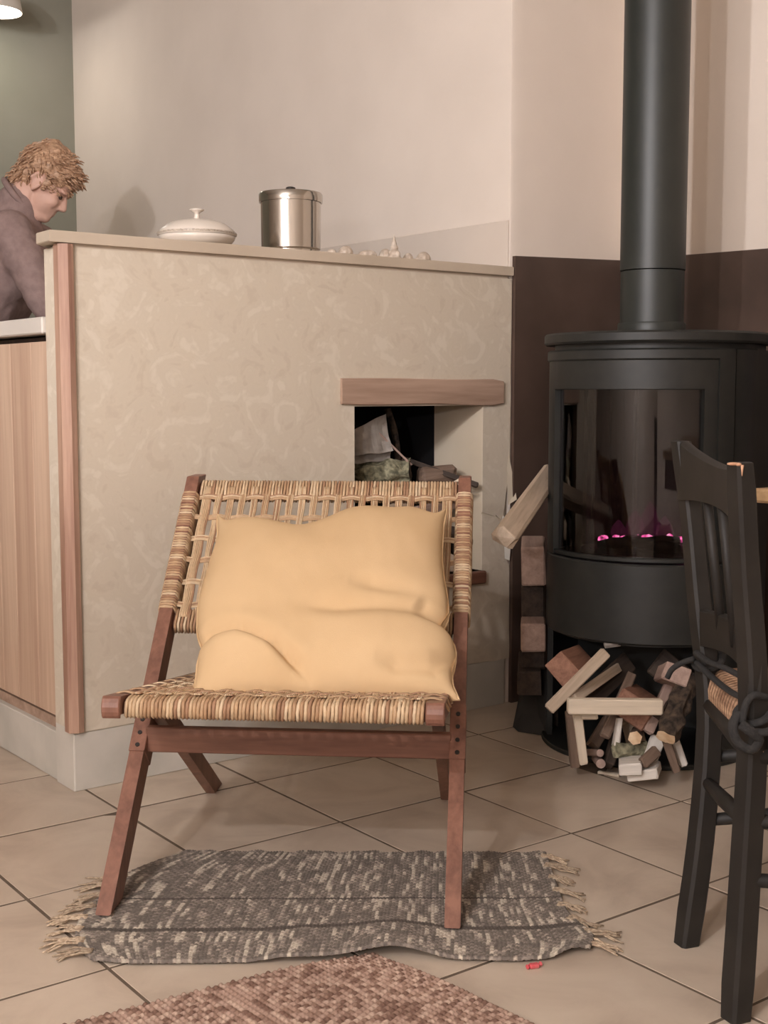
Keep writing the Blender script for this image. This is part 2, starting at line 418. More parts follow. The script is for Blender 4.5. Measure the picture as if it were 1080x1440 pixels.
# wallpaper sheet with torn right edge, built in x',z; a strip mesh around the niche opening
def sheet(polys, y0, y1, name, mat):
    mb = MB()
    for p in polys:
        n = len(p); vs = [(x,y0,z) for x,z in p]+[(x,y1,z) for x,z in p]
        fs = [tuple(range(n)), tuple(range(n,2*n))[::-1]] + [(k,k+n,(k+1) % n+n,(k+1) % n) for k in range(n)]
        mb.add(vs, fs)
    return mb.build(name, mat, pa)
ZB = 0.131
edge = [(0.002,1.178),(0.003,1.05),(0.001,0.95),(0.003,0.86),(0.001,0.78),(0.002,0.70),(-0.002,0.66)]
low = [(-0.012,0.50),(-0.006,0.43),(-0.004,0.40),(0.002,0.39),(0.004,0.34),(0.002,0.27),(0.004,0.22),(0.006,0.16),(0.005,0.128)]
sheet([[(-LP-0.001,ZB),(X0,ZB),(X0,1.178),(-LP-0.001,1.178)],
       [(X0,Z1),(X1,Z1),(X1,1.178),(X0,1.178)],
       [(X0,ZB),(X1,ZB),(X1,Z0),(X0,Z0)],
       [(X1,0.55),(-0.05,0.535),(-0.03,0.52),(-0.018,0.55)]+edge[::-1]+[(X1,1.178)],
       [(X1,ZB),(-0.05,0.126)]+low[::-1]+[(-0.022,0.545),(-0.026,0.52),(-0.03,0.51),(-0.05,0.53),(X1,0.54)]], -0.004, 0.0, 'wallpaper', M['paper_wall'])
sheet([[(X1+0.0,0.545),(-0.05,0.53),(-0.05,0.54),(X1,0.55)]], -0.0038, 0.0, 'wallpaper_patch', M['paper_wall'])
tf = MB(); tf.add([(-0.004,-0.006,0.70),(0.016,-0.012,0.60),(0.014,-0.02,0.575),(-0.012,-0.012,0.56),(-0.012,-0.005,0.66)], [(0,1,2,3,4),(4,3,2,1,0)])
tf.build('torn_flap', M['plaster_b'], pa)
tf = MB(); tf.add([(-0.025,-0.004,0.53),(-0.012,-0.016,0.525),(-0.002,-0.018,0.47),(-0.004,-0.012,0.405),(-0.014,-0.004,0.41)], [(0,1,2,3,4),(4,3,2,1,0)])
tf.build('torn_flap', M['base'], pa)
ew = MB(); ew.box((-LP-0.0035,0.018,0.135), (-LP-0.0005,0.09,1.18)); ew.build('end_wallpaper', M['paper_wall'], pa)
# base strip
MB().box((-LP-0.002,-0.003,0.0), (-0.012,0.0,ZB-0.003), bev=0.001).build('base_strip', M['base'], pa)
MB().box((-LP-0.004,-0.002,0.0), (-LP,0.09,ZB+0.006), bev=0.001).build('base_strip', M['base'], pa)
# bar top board with mitred left end
bt = MB().prism([(-LP-0.036,-0.014),(0.0,-0.014),(0.0,0.0),(-0.004,0.2),(-LP+0.09,0.2),(-LP-0.033,0.06)], 1.186, 1.21, bev=0.002)
bt.build('bar_top', M['bartop'], pa)
MB().box((-LP+0.01,-0.002,1.176), (-0.012,0.085,1.187)).build('bar_batten', M['bartop'], pa)
# corner trim, profiled
ct = MB().prism([(-LP-0.014,-0.006),(-LP+0.004,-0.016),(-LP+0.018,-0.012),(-LP+0.018,-0.003),(-LP-0.002,-0.002),(-LP-0.003,0.018),(-LP-0.014,0.018)], 0.133, 1.184)
ct.build('corner_trim', M['trim'], pa, angle=20)
# lintel and sill of the niche
lt = MB(); nsg = 14; vs = []; fs = []
for k in range(nsg+1):
    t = k/nsg; x = -LP+0.7175+t*0.545
    top = 0.906+0.001*math.sin(7*t); bot = 0.842-0.006*t-0.002*math.sin(9*t)
    if k == nsg: top -= 0.006; bot += 0.005
    for y, z in ((-0.013,bot+.002),(-0.013,top-.002),(-0.011,top),(0.19,top),(0.19,bot),(-0.011,bot)): vs.append((x,y,z))
for k in range(nsg):
    for q in range(6): fs.append((k*6+q,k*6+(q+1) % 6,(k+1)*6+(q+1) % 6,(k+1)*6+q))
fs += [tuple(range(6))[::-1], tuple(nsg*6+q for q in range(6))]
lt.add(vs, fs); lt.build('lintel', M['beam'], pa, angle=30)
MB().box((X0-0.03,-0.018,Z0-0.035), (X1+0.008,0.19,Z0), bev=0.004).build('sill', M['teakx'], pa)

# ------------------------------------------------------------------ heat shield panels behind the stove
def shield(name, a, b, za, zb, label):
    mb = MB(); 
    (ax,ay),(bx,by) = a, b; d = Vector((bx-ax, by-ay, 0)).normalized(); n = Vector((d.y,-d.x,0))*0.012
    A = Vector((ax,ay,0)); B = Vector((bx,by,0)); vs = []
    for off in (Vector((0,0,0)), n):
        vs += [A+off+Vector((0,0,0.001)), B+off+Vector((0,0,0.001)), B+off+Vector((0,0,zb)), A+off+Vector((0,0,za))]
    mb.add(vs, [(0,1,2,3)[::-1],(4,5,6,7),(0,4,7,3)[::-1],(1,5,6,2),(3,7,6,2)[::-1],(0,1,5,4)])
    o = in_room(mb.build(name, M['panel'])); return tag(o, label, 'wall panel')
shield('heat_shield_panel', (0.006,-0.002), (0.436,-0.002), 1.24, 1.254, 'dark brown heat shield slab on the wall left of the stove pipe')
shield('heat_shield_panel', (0.454,-0.016), (0.454,-2.2), 1.256, 1.214, 'long dark brown heat shield slab on the wall right of the stove pipe')

# ------------------------------------------------------------------ kitchen cabinet run and worktop
cab = thing('kitchen_cabinet', 'pine fronted kitchen base cabinet left of the wallpapered bar', 'cabinet', room(-LP,0.09,0), TH)
MB().box((0.03,0.004,0.10), (0.185,2.0,0.995)).build('carcass', M['w_dark'], cab)
MB().box((0.001,0.002,0.0), (0.18,2.0,0.112), bev=0.002).build('plinth', M['base'], cab)
MB().box((0.016,0.002,0.112), (0.03,2.0,0.135)).build('bottom_rail', M['beam'], cab)
for y0 in (0.006, 0.606, 1.206):
    dr = MB().box((0.014,y0,0.146), (0.028,y0+0.594,0.984)).build('door', M['pine'], cab)
    ws = [0.105,0.12,0.095,0.11,0.09,0.074]; y = y0
    for wd in ws:
        MB().box((0.006,y+0.0004,0.146), (0.0145,y+wd-0.0004,0.984), bev=0.0008).build('plank', M['pine'], dr); y += wd
wt = in_room(MB().box((-LP-0.012,0.092,1.0), (-LP+0.19,2.1,1.036), bev=0.003).build('worktop', M['white']))
tag(wt, 'white worktop edge above the pine cabinet', 'worktop'); 

# ------------------------------------------------------------------ pendant lamp in the kitchen
pl = thing('pendant_lamp', 'small white pendant lamp glowing over the kitchen', 'lamp', at(-5,17,5.2))
MB().lathe([(0.098,0.0),(0.10,0.006),(0.092,0.05),(0.062,0.085),(0.03,0.105),(0.0,0.108)], 32).lathe([(0.0,0.103),(0.028,0.1),(0.058,0.08),(0.088,0.047),(0.095,0.004),(0.098,0.0)], 32).build('shade', M['white'], pl, smooth=True)
MB().lathe([(0.0,-0.004),(0.06,-0.003),(0.088,0.006),(0.09,0.02),(0.0,0.03)], 24).build('diffuser', M['bulb'], pl, smooth=True)
zc_ = H-pl.location.z
MB().tube([(0,0,0.105),(0,0,zc_-0.008)], 0.003, 6).build('cord', M['white'], pl)
MB().lathe([(0.0,zc_-0.001),(0.04,zc_-0.001),(0.045,zc_-0.013),(0.0,zc_-0.015)][::-1], 20).build('ceiling_rose', M['white'], pl)
lamp('pendant_light', pl.location-Vector((0,0,0.010)), 1.2, (1.0,0.96,0.92), 0.012)

# ------------------------------------------------------------------ things on the bar
YP = 0.09; ZT = 1.2102
po = thing('steel_pot', 'polished steel lidded canister standing on the bar', 'pot', bar_pt(411,YP,ZT))
MB().lathe([(0.0,0.0),(0.066,0.0),(0.07,0.004),(0.07,0.008),(0.073,0.012),(0.074,0.13),(0.072,0.134),(0.0,0.134)], 48).build('body', M['steel'], po, angle=25)
MB().lathe([(0.0745,0.124),(0.078,0.124),(0.0785,0.128),(0.0785,0.143),(0.076,0.147),(0.03,0.151),(0.0,0.152)], 48).build('lid', M['steel'], po, angle=35)
MB().lathe([(0.006,0.151),(0.006,0.155),(0.012,0.157),(0.012,0.161),(0.008,0.163),(0.0,0.163)], 20).build('knob', M['rust'], po, smooth=True)
ca = thing('casserole_dish', 'cream ceramic casserole with domed lid on the bar', 'dish', bar_pt(281,YP,ZT))
MB().lathe([(0.0,0.0),(0.06,0.0),(0.078,0.006),(0.087,0.016),(0.09,0.024),(0.0,0.024)], 40).build('bowl', M['ceramic'], ca, smooth=True)
li = MB().lathe([(0.09,0.0245),(0.0925,0.026),(0.092,0.031),(0.084,0.040),(0.066,0.053),(0.044,0.060),(0.018,0.064),(0.0,0.065)], 40).build('lid', M['ceramic'], ca, smooth=True)
MB().lathe([(0.0922,0.027),(0.0935,0.029),(0.0922,0.032)], 40).build('rim_band', M['ceramic_band'], li, smooth=True)
MB().lathe([(0.008,0.063),(0.006,0.072),(0.006,0.078),(0.015,0.083),(0.018,0.086),(0.012,0.088),(0.0,0.087)], 20).build('knob', M['ceramic'], li, smooth=True)
def shell(px, yp, ln, wd, ht, rz, label, kind='scallop', cone=False, mat='shell'):
    mb = MB(); p = bar_pt(px, yp, ZT)
    if cone:                                                     # turret shell: stacked whorls
        prof = []; 
        for k in range(26):
            t = k/25; prof.append(((wd/2)*(1-t)*(1+0.10*math.sin(t*30))+0.0006, ht*t))
        mb.lathe([(0,0)]+prof, 16)
        mb.ell((wd*0.2,-wd*0.34,ht*0.16), (wd*0.22,wd*0.14,ht*0.15), nu=10, nv=6)
    else:                                                        # ribbed half shell lying face down
        nu, nv = 28, 8; vs = []; fs = []
        for i in range(nv+1):
            t = math.pi/2*i/nv
            for k in range(nu):
                q = 2*math.pi*k/nu; rb = 1+0.06*math.cos(9*q)*math.cos(t)
                vs.append((ln/2*math.cos(t)*math.cos(q)*rb+0.1*ln*math.sin(t), wd/2*math.cos(t)*math.sin(q)*rb, ht*math.sin(t)))
        for i in range(nv):
            for k in range(nu):
                k2 = (k+1) % nu; fs.append((i*nu+k,i*nu+k2,(i+1)*nu+k2,(i+1)*nu+k))
        fs.append(tuple(range(nu))[::-1]); mb.add(vs, fs)
    o = mb.build('seashell', M[mat], smooth=True); o.location = p; o.rotation_euler = (0,0,rz)
    return tag(o, label, 'shell', 'seashells on the bar')
shell(466, 0.012, 0.026,0.020,0.011, 0.3, 'tiny flat shell on the bar, closest to the steel canister')
shell(486, 0.014, 0.040,0.032,0.022, 0.7, 'round pale seashell, second to the right of the steel canister')
shell(516, 0.012, 0.055,0.034,0.016, 0.5, 'long low seashell on the bar between the round one and the spiral one')
shell(554, 0.016, 0.03,0.034,0.060, 0.2, 'upright pointed spiral shell, tallest of the seashells', cone=True)
shell(543, 0.045, 0.044,0.034,0.028, 2.2, 'broad shell lying behind the upright spiral shell')
shell(573, 0.02, 0.030,0.026,0.018, 1.1, 'small shell just to the right of the upright spiral shell')
shell(594, 0.016, 0.044,0.036,0.024, 0.9, 'ribbed grey seashell at the right end of the row')

# ------------------------------------------------------------------ wood stove
SX, SY, PHI = 0.66, 3.13, rad(-30)
st = thing('wood_stove', 'black cylindrical wood stove with curved glass door and log store', 'stove', (SX,SY,0), PHI)
def arcp(r, a0, a1, n):                                           # angle measured from the front (-Y), positive to the right
    return [(r*math.sin(rad(a0+(a1-a0)*k/n)), -r*math.cos(rad(a0+(a1-a0)*k/n))) for k in range(n+1)]
def dshape(r, back=0.125): return arcp(r, -90, 90, 36) + [(r,back),(r-0.03,back+0.03),(-r+0.03,back+0.03),(-r,back)]
def shellwall(ri, ro, a0, a1, z0, z1, n=28):
    return MB().prism(arcp(ro, a0, a1, n) + arcp(ri, a1, a0, n), z0, z1)
def curved(mb, ri, ro, a0, a1, z0, z1, n=28, bev=0.002):          # quads ring segment with a bevelled outer edge
    prof = [(ri,z0),(ro-bev,z0),(ro,z0+bev),(ro,z1-bev),(ro-bev,z1),(ri,z1)]
    vs = []; fs = []; m = len(prof)
    for k in range(n+1):
        q = rad(a0+(a1-a0)*k/n)
        for r, z in prof: vs.append((r*math.sin(q), -r*math.cos(q), z))
    for k in range(n):
        for i in range(m):
            i2 = (i+1) % m; fs.append((k*m+i,(k+1)*m+i,(k+1)*m+i2,k*m+i2))
    fs += [tuple(range(m)), tuple(n*m+i for i in range(m))[::-1]]
    mb.add(vs, fs); return mb
MB().prism(dshape(0.262), 0.0, 0.012, bev=0.003).build('base_plate', M['iron'], st, angle=30)
bs = MB()
curved(bs, 0.236, 0.25, 50, 90, 0.012, 0.292); curved(bs, 0.236, 0.25, -90, -62, 0.012, 0.292)
bs.box((-0.25,0.0,0.012), (-0.236,0.14,0.292)); bs.box((0.236,0.0,0.012), (0.25,0.14,0.292)); bs.box((-0.245,0.13,0.012), (0.245,0.165,0.292))
bs.build('log_store', M['iron'], st, angle=30)
dm = MB(); curved(dm, 0.20, 0.254, -90, 90, 0.290, 0.478, 48, 0.004); dm.prism(dshape(0.235), 0.284, 0.294)
dm.build('lower_drum', M['iron'], st, angle=30)
sd = MB()
curved(sd, 0.225, 0.25, 66.0, 90, 0.478, 0.972); curved(sd, 0.225, 0.25, -90, -66, 0.478, 0.972)
for s in (-1, 1): sd.box((min(s*0.225,s*0.25),0.0,0.29), (max(s*0.225,s*0.25),0.14,0.972))
sd.box((-0.245,0.13,0.29), (0.245,0.168,0.972)); sd.prism(dshape(0.225), 0.955, 0.972)
sd.build('side_shell', M['iron'], st, angle=30)
fb = MB(); curved(fb, 0.16, 0.17, 80, 280, 0.49, 0.955, 30, 0.0); fb.prism(arcp(0.17,-180,180,36), 0.478, 0.486)
fb.prism(arcp(0.165,-180,180,36), 0.945, 0.953)
fb.build('firebox', M['liner'], st, angle=30)
fbr = MB()
for k in range(7):
    q = rad(100+160*k/6); fbr.box((-0.02,-0.004,0.5), (0.02,0.004,0.93), Matrix.Translation((0.156*math.sin(q),-0.156*math.cos(q),0)) @ Matrix.Rotation(q,4,'Z'), 0.002)
fbr.build('fire_bricks', M['liner'], st)
# door: stiles and rails around the curved pane
do = MB()
curved(do, 0.232, 0.253, -65, -48, 0.48, 0.955); curved(do, 0.232, 0.253, 45, 63.5, 0.48, 0.955)
curved(do, 0.232, 0.253, -65, 63.5, 0.878, 0.972); curved(do, 0.234, 0.251, -48, 45, 0.482, 0.492)
dr = do.build('door', M['iron'], st, angle=30)
lp_ = MB(); curved(lp_, 0.25, 0.2575, -65, 63.5, 0.945, 0.972, 40, 0.004); curved(lp_, 0.25, 0.2575, 53, 63.5, 0.482, 0.972, 12, 0.004); lp_.build('door_lip', M['iron'], dr, angle=30)
gl = MB(); curved(gl, 0.236, 0.240, -48.5, 45.5, 0.49, 0.882, 40, 0.0); gl.build('glass_pane', M['glass'], dr, angle=30)
MB().prism(dshape(0.266,0.15), 0.985, 1.012, bev=0.005).prism(dshape(0.24), 0.972, 0.986).build('top_plate', M['iron'], st, angle=30)
# embers and charred wood in the firebox
eb = MB(); nu, nv = 30, 8; vs = [(0,0,0.497)]; fs = []
for i in range(1, nv+1):
    for k in range(nu):
        q = 2*math.pi*k/nu; r = 0.15*i/nv
        vs.append((r*math.cos(q), r*math.sin(q), 0.495-0.012*(i/nv)**2+0.012*noise.noise(Vector((r*40*math.cos(q), r*40*math.sin(q), 2)))))
for k in range(nu): fs.append((0,1+k,1+(k+1) % nu))
for i in range(nv-1):
    for k in range(nu): fs.append((1+i*nu+k,1+(i+1)*nu+k,1+(i+1)*nu+(k+1) % nu,1+i*nu+(k+1) % nu))
eb.add(vs, fs); eb.build('ember_bed', M['soot'], st, smooth=True)
for k, (a, x, y, ln) in enumerate([(0.4,-0.02,-0.03,0.2),(-0.5,0.03,-0.06,0.16),(1.3,-0.05,0.02,0.18)]):
    c = Vector((x,y,0.500)); d = Vector((math.cos(a),math.sin(a),0.05))*ln/2
    pts = [c+d*(t/5*2-1)+Vector((0,0,R.uniform(-.003,.003))) for t in range(6)]
    MB().tube(pts, [0.012,0.016,0.018,0.016,0.017,0.011], 9).build('charred_log', M['soot'], st, smooth=True)
rl = random.Random(5)
def loc_(x, y): return (x*math.cos(-PHI)-y*math.sin(-PHI), x*math.sin(-PHI)+y*math.cos(-PHI))
for k in range(30):                                               # glowing embers along the back of the bed
    x, y = loc_(-0.115+0.22*k/29, 0.02+0.03*math.sin(k*1.7))
    e_ = MB().ell((x,y,0.503+0.007*rl.random()), (rl.uniform(.008,.015),rl.uniform(.008,.013),rl.uniform(.004,.008)), None, 9, 6)
    e_.v = [(q[0]+rl.uniform(-.002,.002),q[1]+rl.uniform(-.002,.002),q[2]+rl.uniform(-.0015,.0015)) for q in e_.v]
    e_.build('glowing_ember', M['flame'], st)
for x, y, r, h in ((-0.07,0.05,0.022,0.05),(-0.03,0.04,0.026,0.075),(0.01,0.055,0.028,0.095),(0.045,0.045,0.024,0.06)):
    lx, ly = loc_(x, y); prof = [(0.001,0.0)]+[(r*math.sin(math.pi*(0.12+0.88*t))**0.8*(1-0.35*t)+0.0005, h*t) for t in [q/12 for q in range(13)]]
    fo = MB().lathe(prof, 16, (lx,ly,0.503)).build('flame', M['faint'], st, smooth=True)
# flue pipe
pp = thing('flue_pipe', 'tall dark grey flue pipe rising from the stove top', 'pipe', (0.663,3.18,1.0125))
MB().tube([(0,0,0.0),(0,0,0.155)], 0.0775, 48).build('collar', M['pipe'], pp, angle=40)
MB().lathe([(0.0775,0.0),(0.082,0.0),(0.083,0.004),(0.083,0.026),(0.081,0.03),(0.0775,0.03)], 48).build('collar_ring', M['pipe'], pp, angle=40)
MB().tube([(0,0,0.1575),(0,0,H-1.0125)], 0.0795, 48).build('pipe', M['pipe'], pp, angle=40)

# ------------------------------------------------------------------ sticks, planks and logs
def frame(P, Q, wdir):
    z = (Q-P).normalized(); wv = Vector(wdir); x = (wv - z*wv.dot(z)).normalized(); y = z.cross(x)
    return Matrix(((x.x,y.x,z.x,P.x),(x.y,y.y,z.y,P.y),(x.z,y.z,z.z,P.z),(0,0,0,1)))
def piece(name, label, cat, P, Q, w, t, wdir, mat, group=None, bev=0.003, jit=0.0015, parent=None):
    P = Vector(P); Q = Vector(Q); L = (Q-P).length; F = frame(P, Q, wdir)
    mb = MB().box((-w/2,-t/2,0), (w/2,t/2,L), None, bev, jit=jit)
    o = mb.build(name, M[mat]); o.matrix_world = F
    tag(o, label, cat, group); return o
def round_log(name, label, cat, P, Q, r, mat, endmat, group=None, rough=0.12, n=14, seg=9, bend=0.0):
    P = Vector(P); Q = Vector(Q); L = (Q-P).length; F = frame(P, Q, (0.3,0.2,0.9)); sd_ = R.uniform(0,50)
    vs = []; fs = []; ms = []
    for i in range(seg+1):
        t = i/seg
        for k in range(n):
            q = 2*math.pi*k/n; rr_ = r*(1+rough*noise.noise(Vector((math.cos(q)*1.5+sd_, math.sin(q)*1.5, t*L*25))))
            vs.append((rr_*math.cos(q)+bend*math.sin(math.pi*t), rr_*math.sin(q), L*t))
    for i in range(seg):
        for k in range(n): fs.append((i*n+k,i*n+(k+1) % n,(i+1)*n+(k+1) % n,(i+1)*n+k)); ms.append(0)
    vs += [(bend*0,0,-0.002),(0,0,L+0.002)]
    for k in range(n):
        fs.append((len(vs)-2,(k+1) % n,k)); ms.append(1); fs.append((len(vs)-1,seg*n+k,seg*n+(k+1) % n)); ms.append(1)
    mb = MB(); mb.v = [tuple(v) for v in vs]; mb.f = fs; mb.m = ms
    o = mb.build(name, [M[mat], M[endmat]], angle=50); o.matrix_world = F
    return tag(o, label, cat, group)
G1 = 'firewood spilling out of the stove log store'
D = lambda dx, dy: Vector((dx, 0.0, -dy))
piece('wood_block', 'reddish square wood block with ridged end under the stove left side', 'firewood', at(791,941,2.83), at(816,930,3.02), 0.066, 0.052, D(190,190), 'w_red', G1, 0.002, 0.001)
piece('wood_plank', 'long thin plank leaning diagonally below the stove, in front of the ridged block', 'firewood', at(772,998,2.76), at(852,917,2.84), 0.026, 0.012, D(0.6,0.6), 'w_pale', G1)
piece('wood_plank', 'shorter pale plank parallel to and just below the diagonal plank', 'firewood', at(806,984,2.79), at(868,940,2.98), 0.024, 0.022, D(1,1), 'w_pale', G1)
piece('wood_batten', 'pale horizontal batten lying across the front of the firewood', 'firewood', at(798,992.5,2.735), at(931,993.5,2.735), 0.034, 0.026, D(0,1), 'w_cream', G1, 0.003, 0.0008)
piece('wood_offcut', 'small flat cream offcut tucked under the left half of the batten', 'firewood', at(815,1006,2.775), at(839,1006,2.775), 0.012, 0.03, D(0,1), 'w_cream', G1)
piece('wood_plank', 'upright brown plank end at the far left, reaching the floor tiles', 'firewood', at(801,1003,2.805), at(808,1076,2.815), 0.020, 0.04, D(1,0), 'w_brown', G1)
piece('wood_plank', 'upright cream plank end beside the brown one under the batten', 'firewood', at(812,1004,2.785), at(820,1071,2.80), 0.021, 0.035, D(1,0), 'w_cream', G1)
piece('firewood_stick', 'dark thin slat slanting in shadow behind the left end of the batten', 'firewood', at(826,984,2.9), at(884,930,3.02), 0.05, 0.016, D(1,1), 'w_dark', G1)
piece('firewood_stick', 'brown slat slanting down behind the middle of the batten', 'firewood', at(850,1036,2.80), at(889,948,2.93), 0.022, 0.016, D(1,0.3), 'w_brown', G1)
piece('firewood_stick', 'dark slat leaning beside the two round dowel ends', 'firewood', at(855,1077,2.82), at(869,1030,2.87), 0.024, 0.03, D(1,0.3), 'w_dark', G1)
piece('wood_block', 'reddish brown block standing on its corner behind the batten centre', 'firewood', at(890,998,2.80), at(905,990,2.98), 0.085, 0.062, D(0.87,0.5), 'w_red', G1, 0.003)
piece('firewood_stick', 'pinkish brown slat slanting just right of the reddish centre block', 'firewood', at(911,1030,2.775), at(945,953,2.87), 0.020, 0.014, D(1,0.4), 'w_pink', G1)
piece('firewood_stick', 'dark slat slanting up to the right behind the barky log', 'firewood', at(918,1012,2.80), at(952,942,2.90), 0.026, 0.022, D(1,0.4), 'w_dark', G1)
piece('wood_block', 'dusky pink block at the upper right of the firewood', 'firewood', at(940,953,2.89), at(952,948,2.77), 0.06, 0.04, D(1,0.4), 'w_pink', G1)
piece('wood_board', 'dark olive board deep in the log store at upper right', 'firewood', at(922,928,3.0), at(960,958,2.98), 0.07, 0.016, D(0.8,-0.6), 'w_dark', G1)
piece('wood_plank', 'short white plank standing left of the mossy chunk', 'firewood', at(871,1010,2.80), at(865,1050,2.785), 0.012, 0.04, D(1,0), 'w_white', G1)
round_log('wood_peg', 'stubby tan peg with a six sided end in the middle of the pile', 'firewood', at(893,1038,2.755), at(897,1030,2.86), 0.016, 'w_brown', 'cut', G1, 0.03, 6, 3)
round_log('mossy_chunk', 'grey green mossy chunk lying on the white block', 'firewood', at(866,1055,2.765), at(906,1052,2.80), 0.017, 'moss', 'moss', G1, 0.35, 14, 8)
piece('wood_block', 'white wood block under the mossy chunk', 'firewood', at(871,1077,2.74), at(903,1076,2.73), 0.026, 0.07, D(0,1), 'w_white', G1)
piece('firewood_stick', 'dark brown slat leaning on the right end of the white block', 'firewood', at(903,1074,2.715), at(924,1055,2.745), 0.026, 0.014, D(0.7,0.7), 'w_brown', G1)
piece('wood_plank', 'broad white plank end lowest in front, on the floor tiles', 'firewood', at(884,1087,2.76), at(927,1082,2.74), 0.022, 0.075, D(0,1), 'w_white', G1)
piece('wood_plank', 'white plank tilted upright behind the lowest white plank end', 'firewood', at(912,1072,2.775), at(926,1036,2.80), 0.034, 0.016, D(1,0), 'w_white', G1)
piece('wood_splinter', 'flat pale splinter lying on the floor left of the lowest white plank', 'firewood', floor_at(842,1086,0.004), floor_at(871,1090,0.004), 0.012, 0.006, Vector((0.2,1,0)), 'w_cream', G1, 0.001)
round_log('wood_dowel', 'upper of two round dowel ends low in the pile', 'firewood', at(844,1059,2.80), at(826,1058,2.93), 0.0085, 'w_pink', 'w_pink', G1, 0.02, 14, 3)
round_log('wood_dowel', 'lower of two round dowel ends, resting on the base plate edge', 'firewood', at(845,1074,2.79), at(838,1066,2.93), 0.0105, 'w_pink', 'w_pink', G1, 0.02, 14, 3)
bl = round_log('bark_log', 'rough bark covered log with a yellow cut end by the chair leg', 'firewood', at(936,1038,2.68), at(970,956,2.80), 0.0225, 'bark', 'cut', G1, 0.6, 22, 26)
piece('firewood_stick', 'grey brown slat standing under the cut end of the bark log', 'firewood', at(936,1040,2.745), at(951,1085,2.745), 0.018, 0.03, D(1,0), 'w_brown', G1)
piece('firewood_stick', 'grey white slat standing at the right edge of the pile', 'firewood', at(948,1040,2.79), at(961,1077,2.78), 0.015, 0.03, D(1,0), 'w_white', G1)
round_log('bark_curl', 'light curl of bark high in the dark log store', 'firewood', at(850,907,2.93), at(872,904,2.93), 0.007, 'paper', 'paper', G1, 0.4, 10, 5)
piece('firewood_stick', 'brown stick in shadow just right of the upright cream plank', 'firewood', at(833,1050,2.90), at(862,1002,2.98), 0.03, 0.02, D(1,0.5), 'w_brown', G1)
piece('wood_plank', 'tan plank end deep behind the stubby tan peg', 'firewood', at(886,1012,2.90), at(896,1050,2.92), 0.045, 0.02, D(1,0), 'w_pale', G1)
# stack between the partition and the stove
G2 = 'logs stacked left of the stove'
def room_px(px, py, yp):
    d = ray(px, py); n = Vector((-math.sin(TH), math.cos(TH), 0)); o = Vector((0,0,EYE)); P = room(0, yp)
    return o + d*((P-o).dot(n)/d.dot(n))
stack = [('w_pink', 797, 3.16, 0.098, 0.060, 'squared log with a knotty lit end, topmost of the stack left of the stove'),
         ('w_dark', 849, 3.22, 0.092, 0.060, 'log darkened as shaded, second from the top of the stack left of the stove'),  # set back in the stack, shade put into the dark wood colour
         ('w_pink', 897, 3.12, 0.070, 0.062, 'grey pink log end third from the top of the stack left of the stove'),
         ('w_dark', 927, 3.20, 0.052, 0.062, 'log end darkened as shaded, fourth from the top of the stack left of the stove'),  # also recessed, its shade carried by the dark wood
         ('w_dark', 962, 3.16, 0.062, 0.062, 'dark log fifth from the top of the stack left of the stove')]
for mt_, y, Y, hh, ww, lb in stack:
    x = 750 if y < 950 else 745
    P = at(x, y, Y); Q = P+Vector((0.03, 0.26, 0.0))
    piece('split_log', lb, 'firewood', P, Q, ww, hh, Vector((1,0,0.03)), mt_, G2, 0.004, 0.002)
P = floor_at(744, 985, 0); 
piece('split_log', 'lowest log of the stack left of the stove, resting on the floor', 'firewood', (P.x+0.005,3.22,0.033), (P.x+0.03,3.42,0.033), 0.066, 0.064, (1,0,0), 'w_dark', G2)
piece('split_log', 'pale split log leaning from the torn wallpaper to the stove side', 'firewood', at(709,757,2.77), at(772,668,3.30), 0.052, 0.04, D(1,0.7), 'w_pale', None, 0.008, 0.004)
sv = [room_px(0,0,0)]
bd = MB(); A = floor_at(738,1012,0.0); B_ = floor_at(786,1020,0.0)
vs = [Vector((0.345,3.20,0.002)),Vector((0.415,3.16,0.002)),Vector((0.43,3.24,0.165)),Vector((0.405,3.26,0.17)),Vector((0.372,3.255,0.10))]
off = Vector((-0.012,0.018,0.008))
bd.add(vs+[v+off for v in vs], [(0,1,2,3,4),(9,8,7,6,5)]+[(k,5+k,5+(k+1) % 5,(k+1) % 5) for k in range(5)])
tag(recenter(bd.build('black_board', M['black'])), 'black board leaning on the floor between log stack and stove', 'board')
piece('kindling_stick', 'thin grey stick leaning by the black board left of the stove', 'firewood', at(738,988,3.24), at(757,946,3.28), 0.012, 0.01, D(1,0.4), 'w_brown', None, 0.002)

# ------------------------------------------------------------------ firewood and paper in the niche
G3 = 'kindling and logs inside the wall niche'
def npx(px, py, yp): return room_px(px, py, yp)
base_logs = [(520,792,'w_brown'),(560,795,'w_dark'),(602,793,'w_brown'),(640,795,'w_pale'),(535,757,'w_dark'),(580,756,'w_pale'),(622,757,'w_brown'),(655,762,'w_dark')]
where = ['bottom row far left','bottom row second from left','bottom row third from left','bottom row far right','upper row far left','upper row second from left','upper row third from left','upper row far right']
for (x, y, m_), wh in zip(base_logs, where):
    P = npx(x, y, 0.03); u = room(0,1)-room(0,0)
    piece('split_log', 'split log in the wall niche behind the chair, '+wh, 'firewood', P, P+u*0.27, 0.062, 0.05, D(1, R.uniform(-.5,.5)), m_, G3, 0.006, 0.004)
nl = [('w_pale', (528,722), (580,704), 0.02, 'pale kindling seen through the chair weave, left one of two'),
      ('w_pink', (585,720), (640,708), 0.03, 'reddish flat piece seen through the chair weave under the niche'),
      ('w_dark', (505,728), (560,716), 0.03, 'dark stick seen low through the chair weave on the left')]
for m_, a, b, ww, lb in nl: piece('kindling_stick', lb, 'firewood', npx(*a,0.05), npx(*b,0.08), ww, 0.016, D(0,1), m_, G3, 0.003, 0.002)
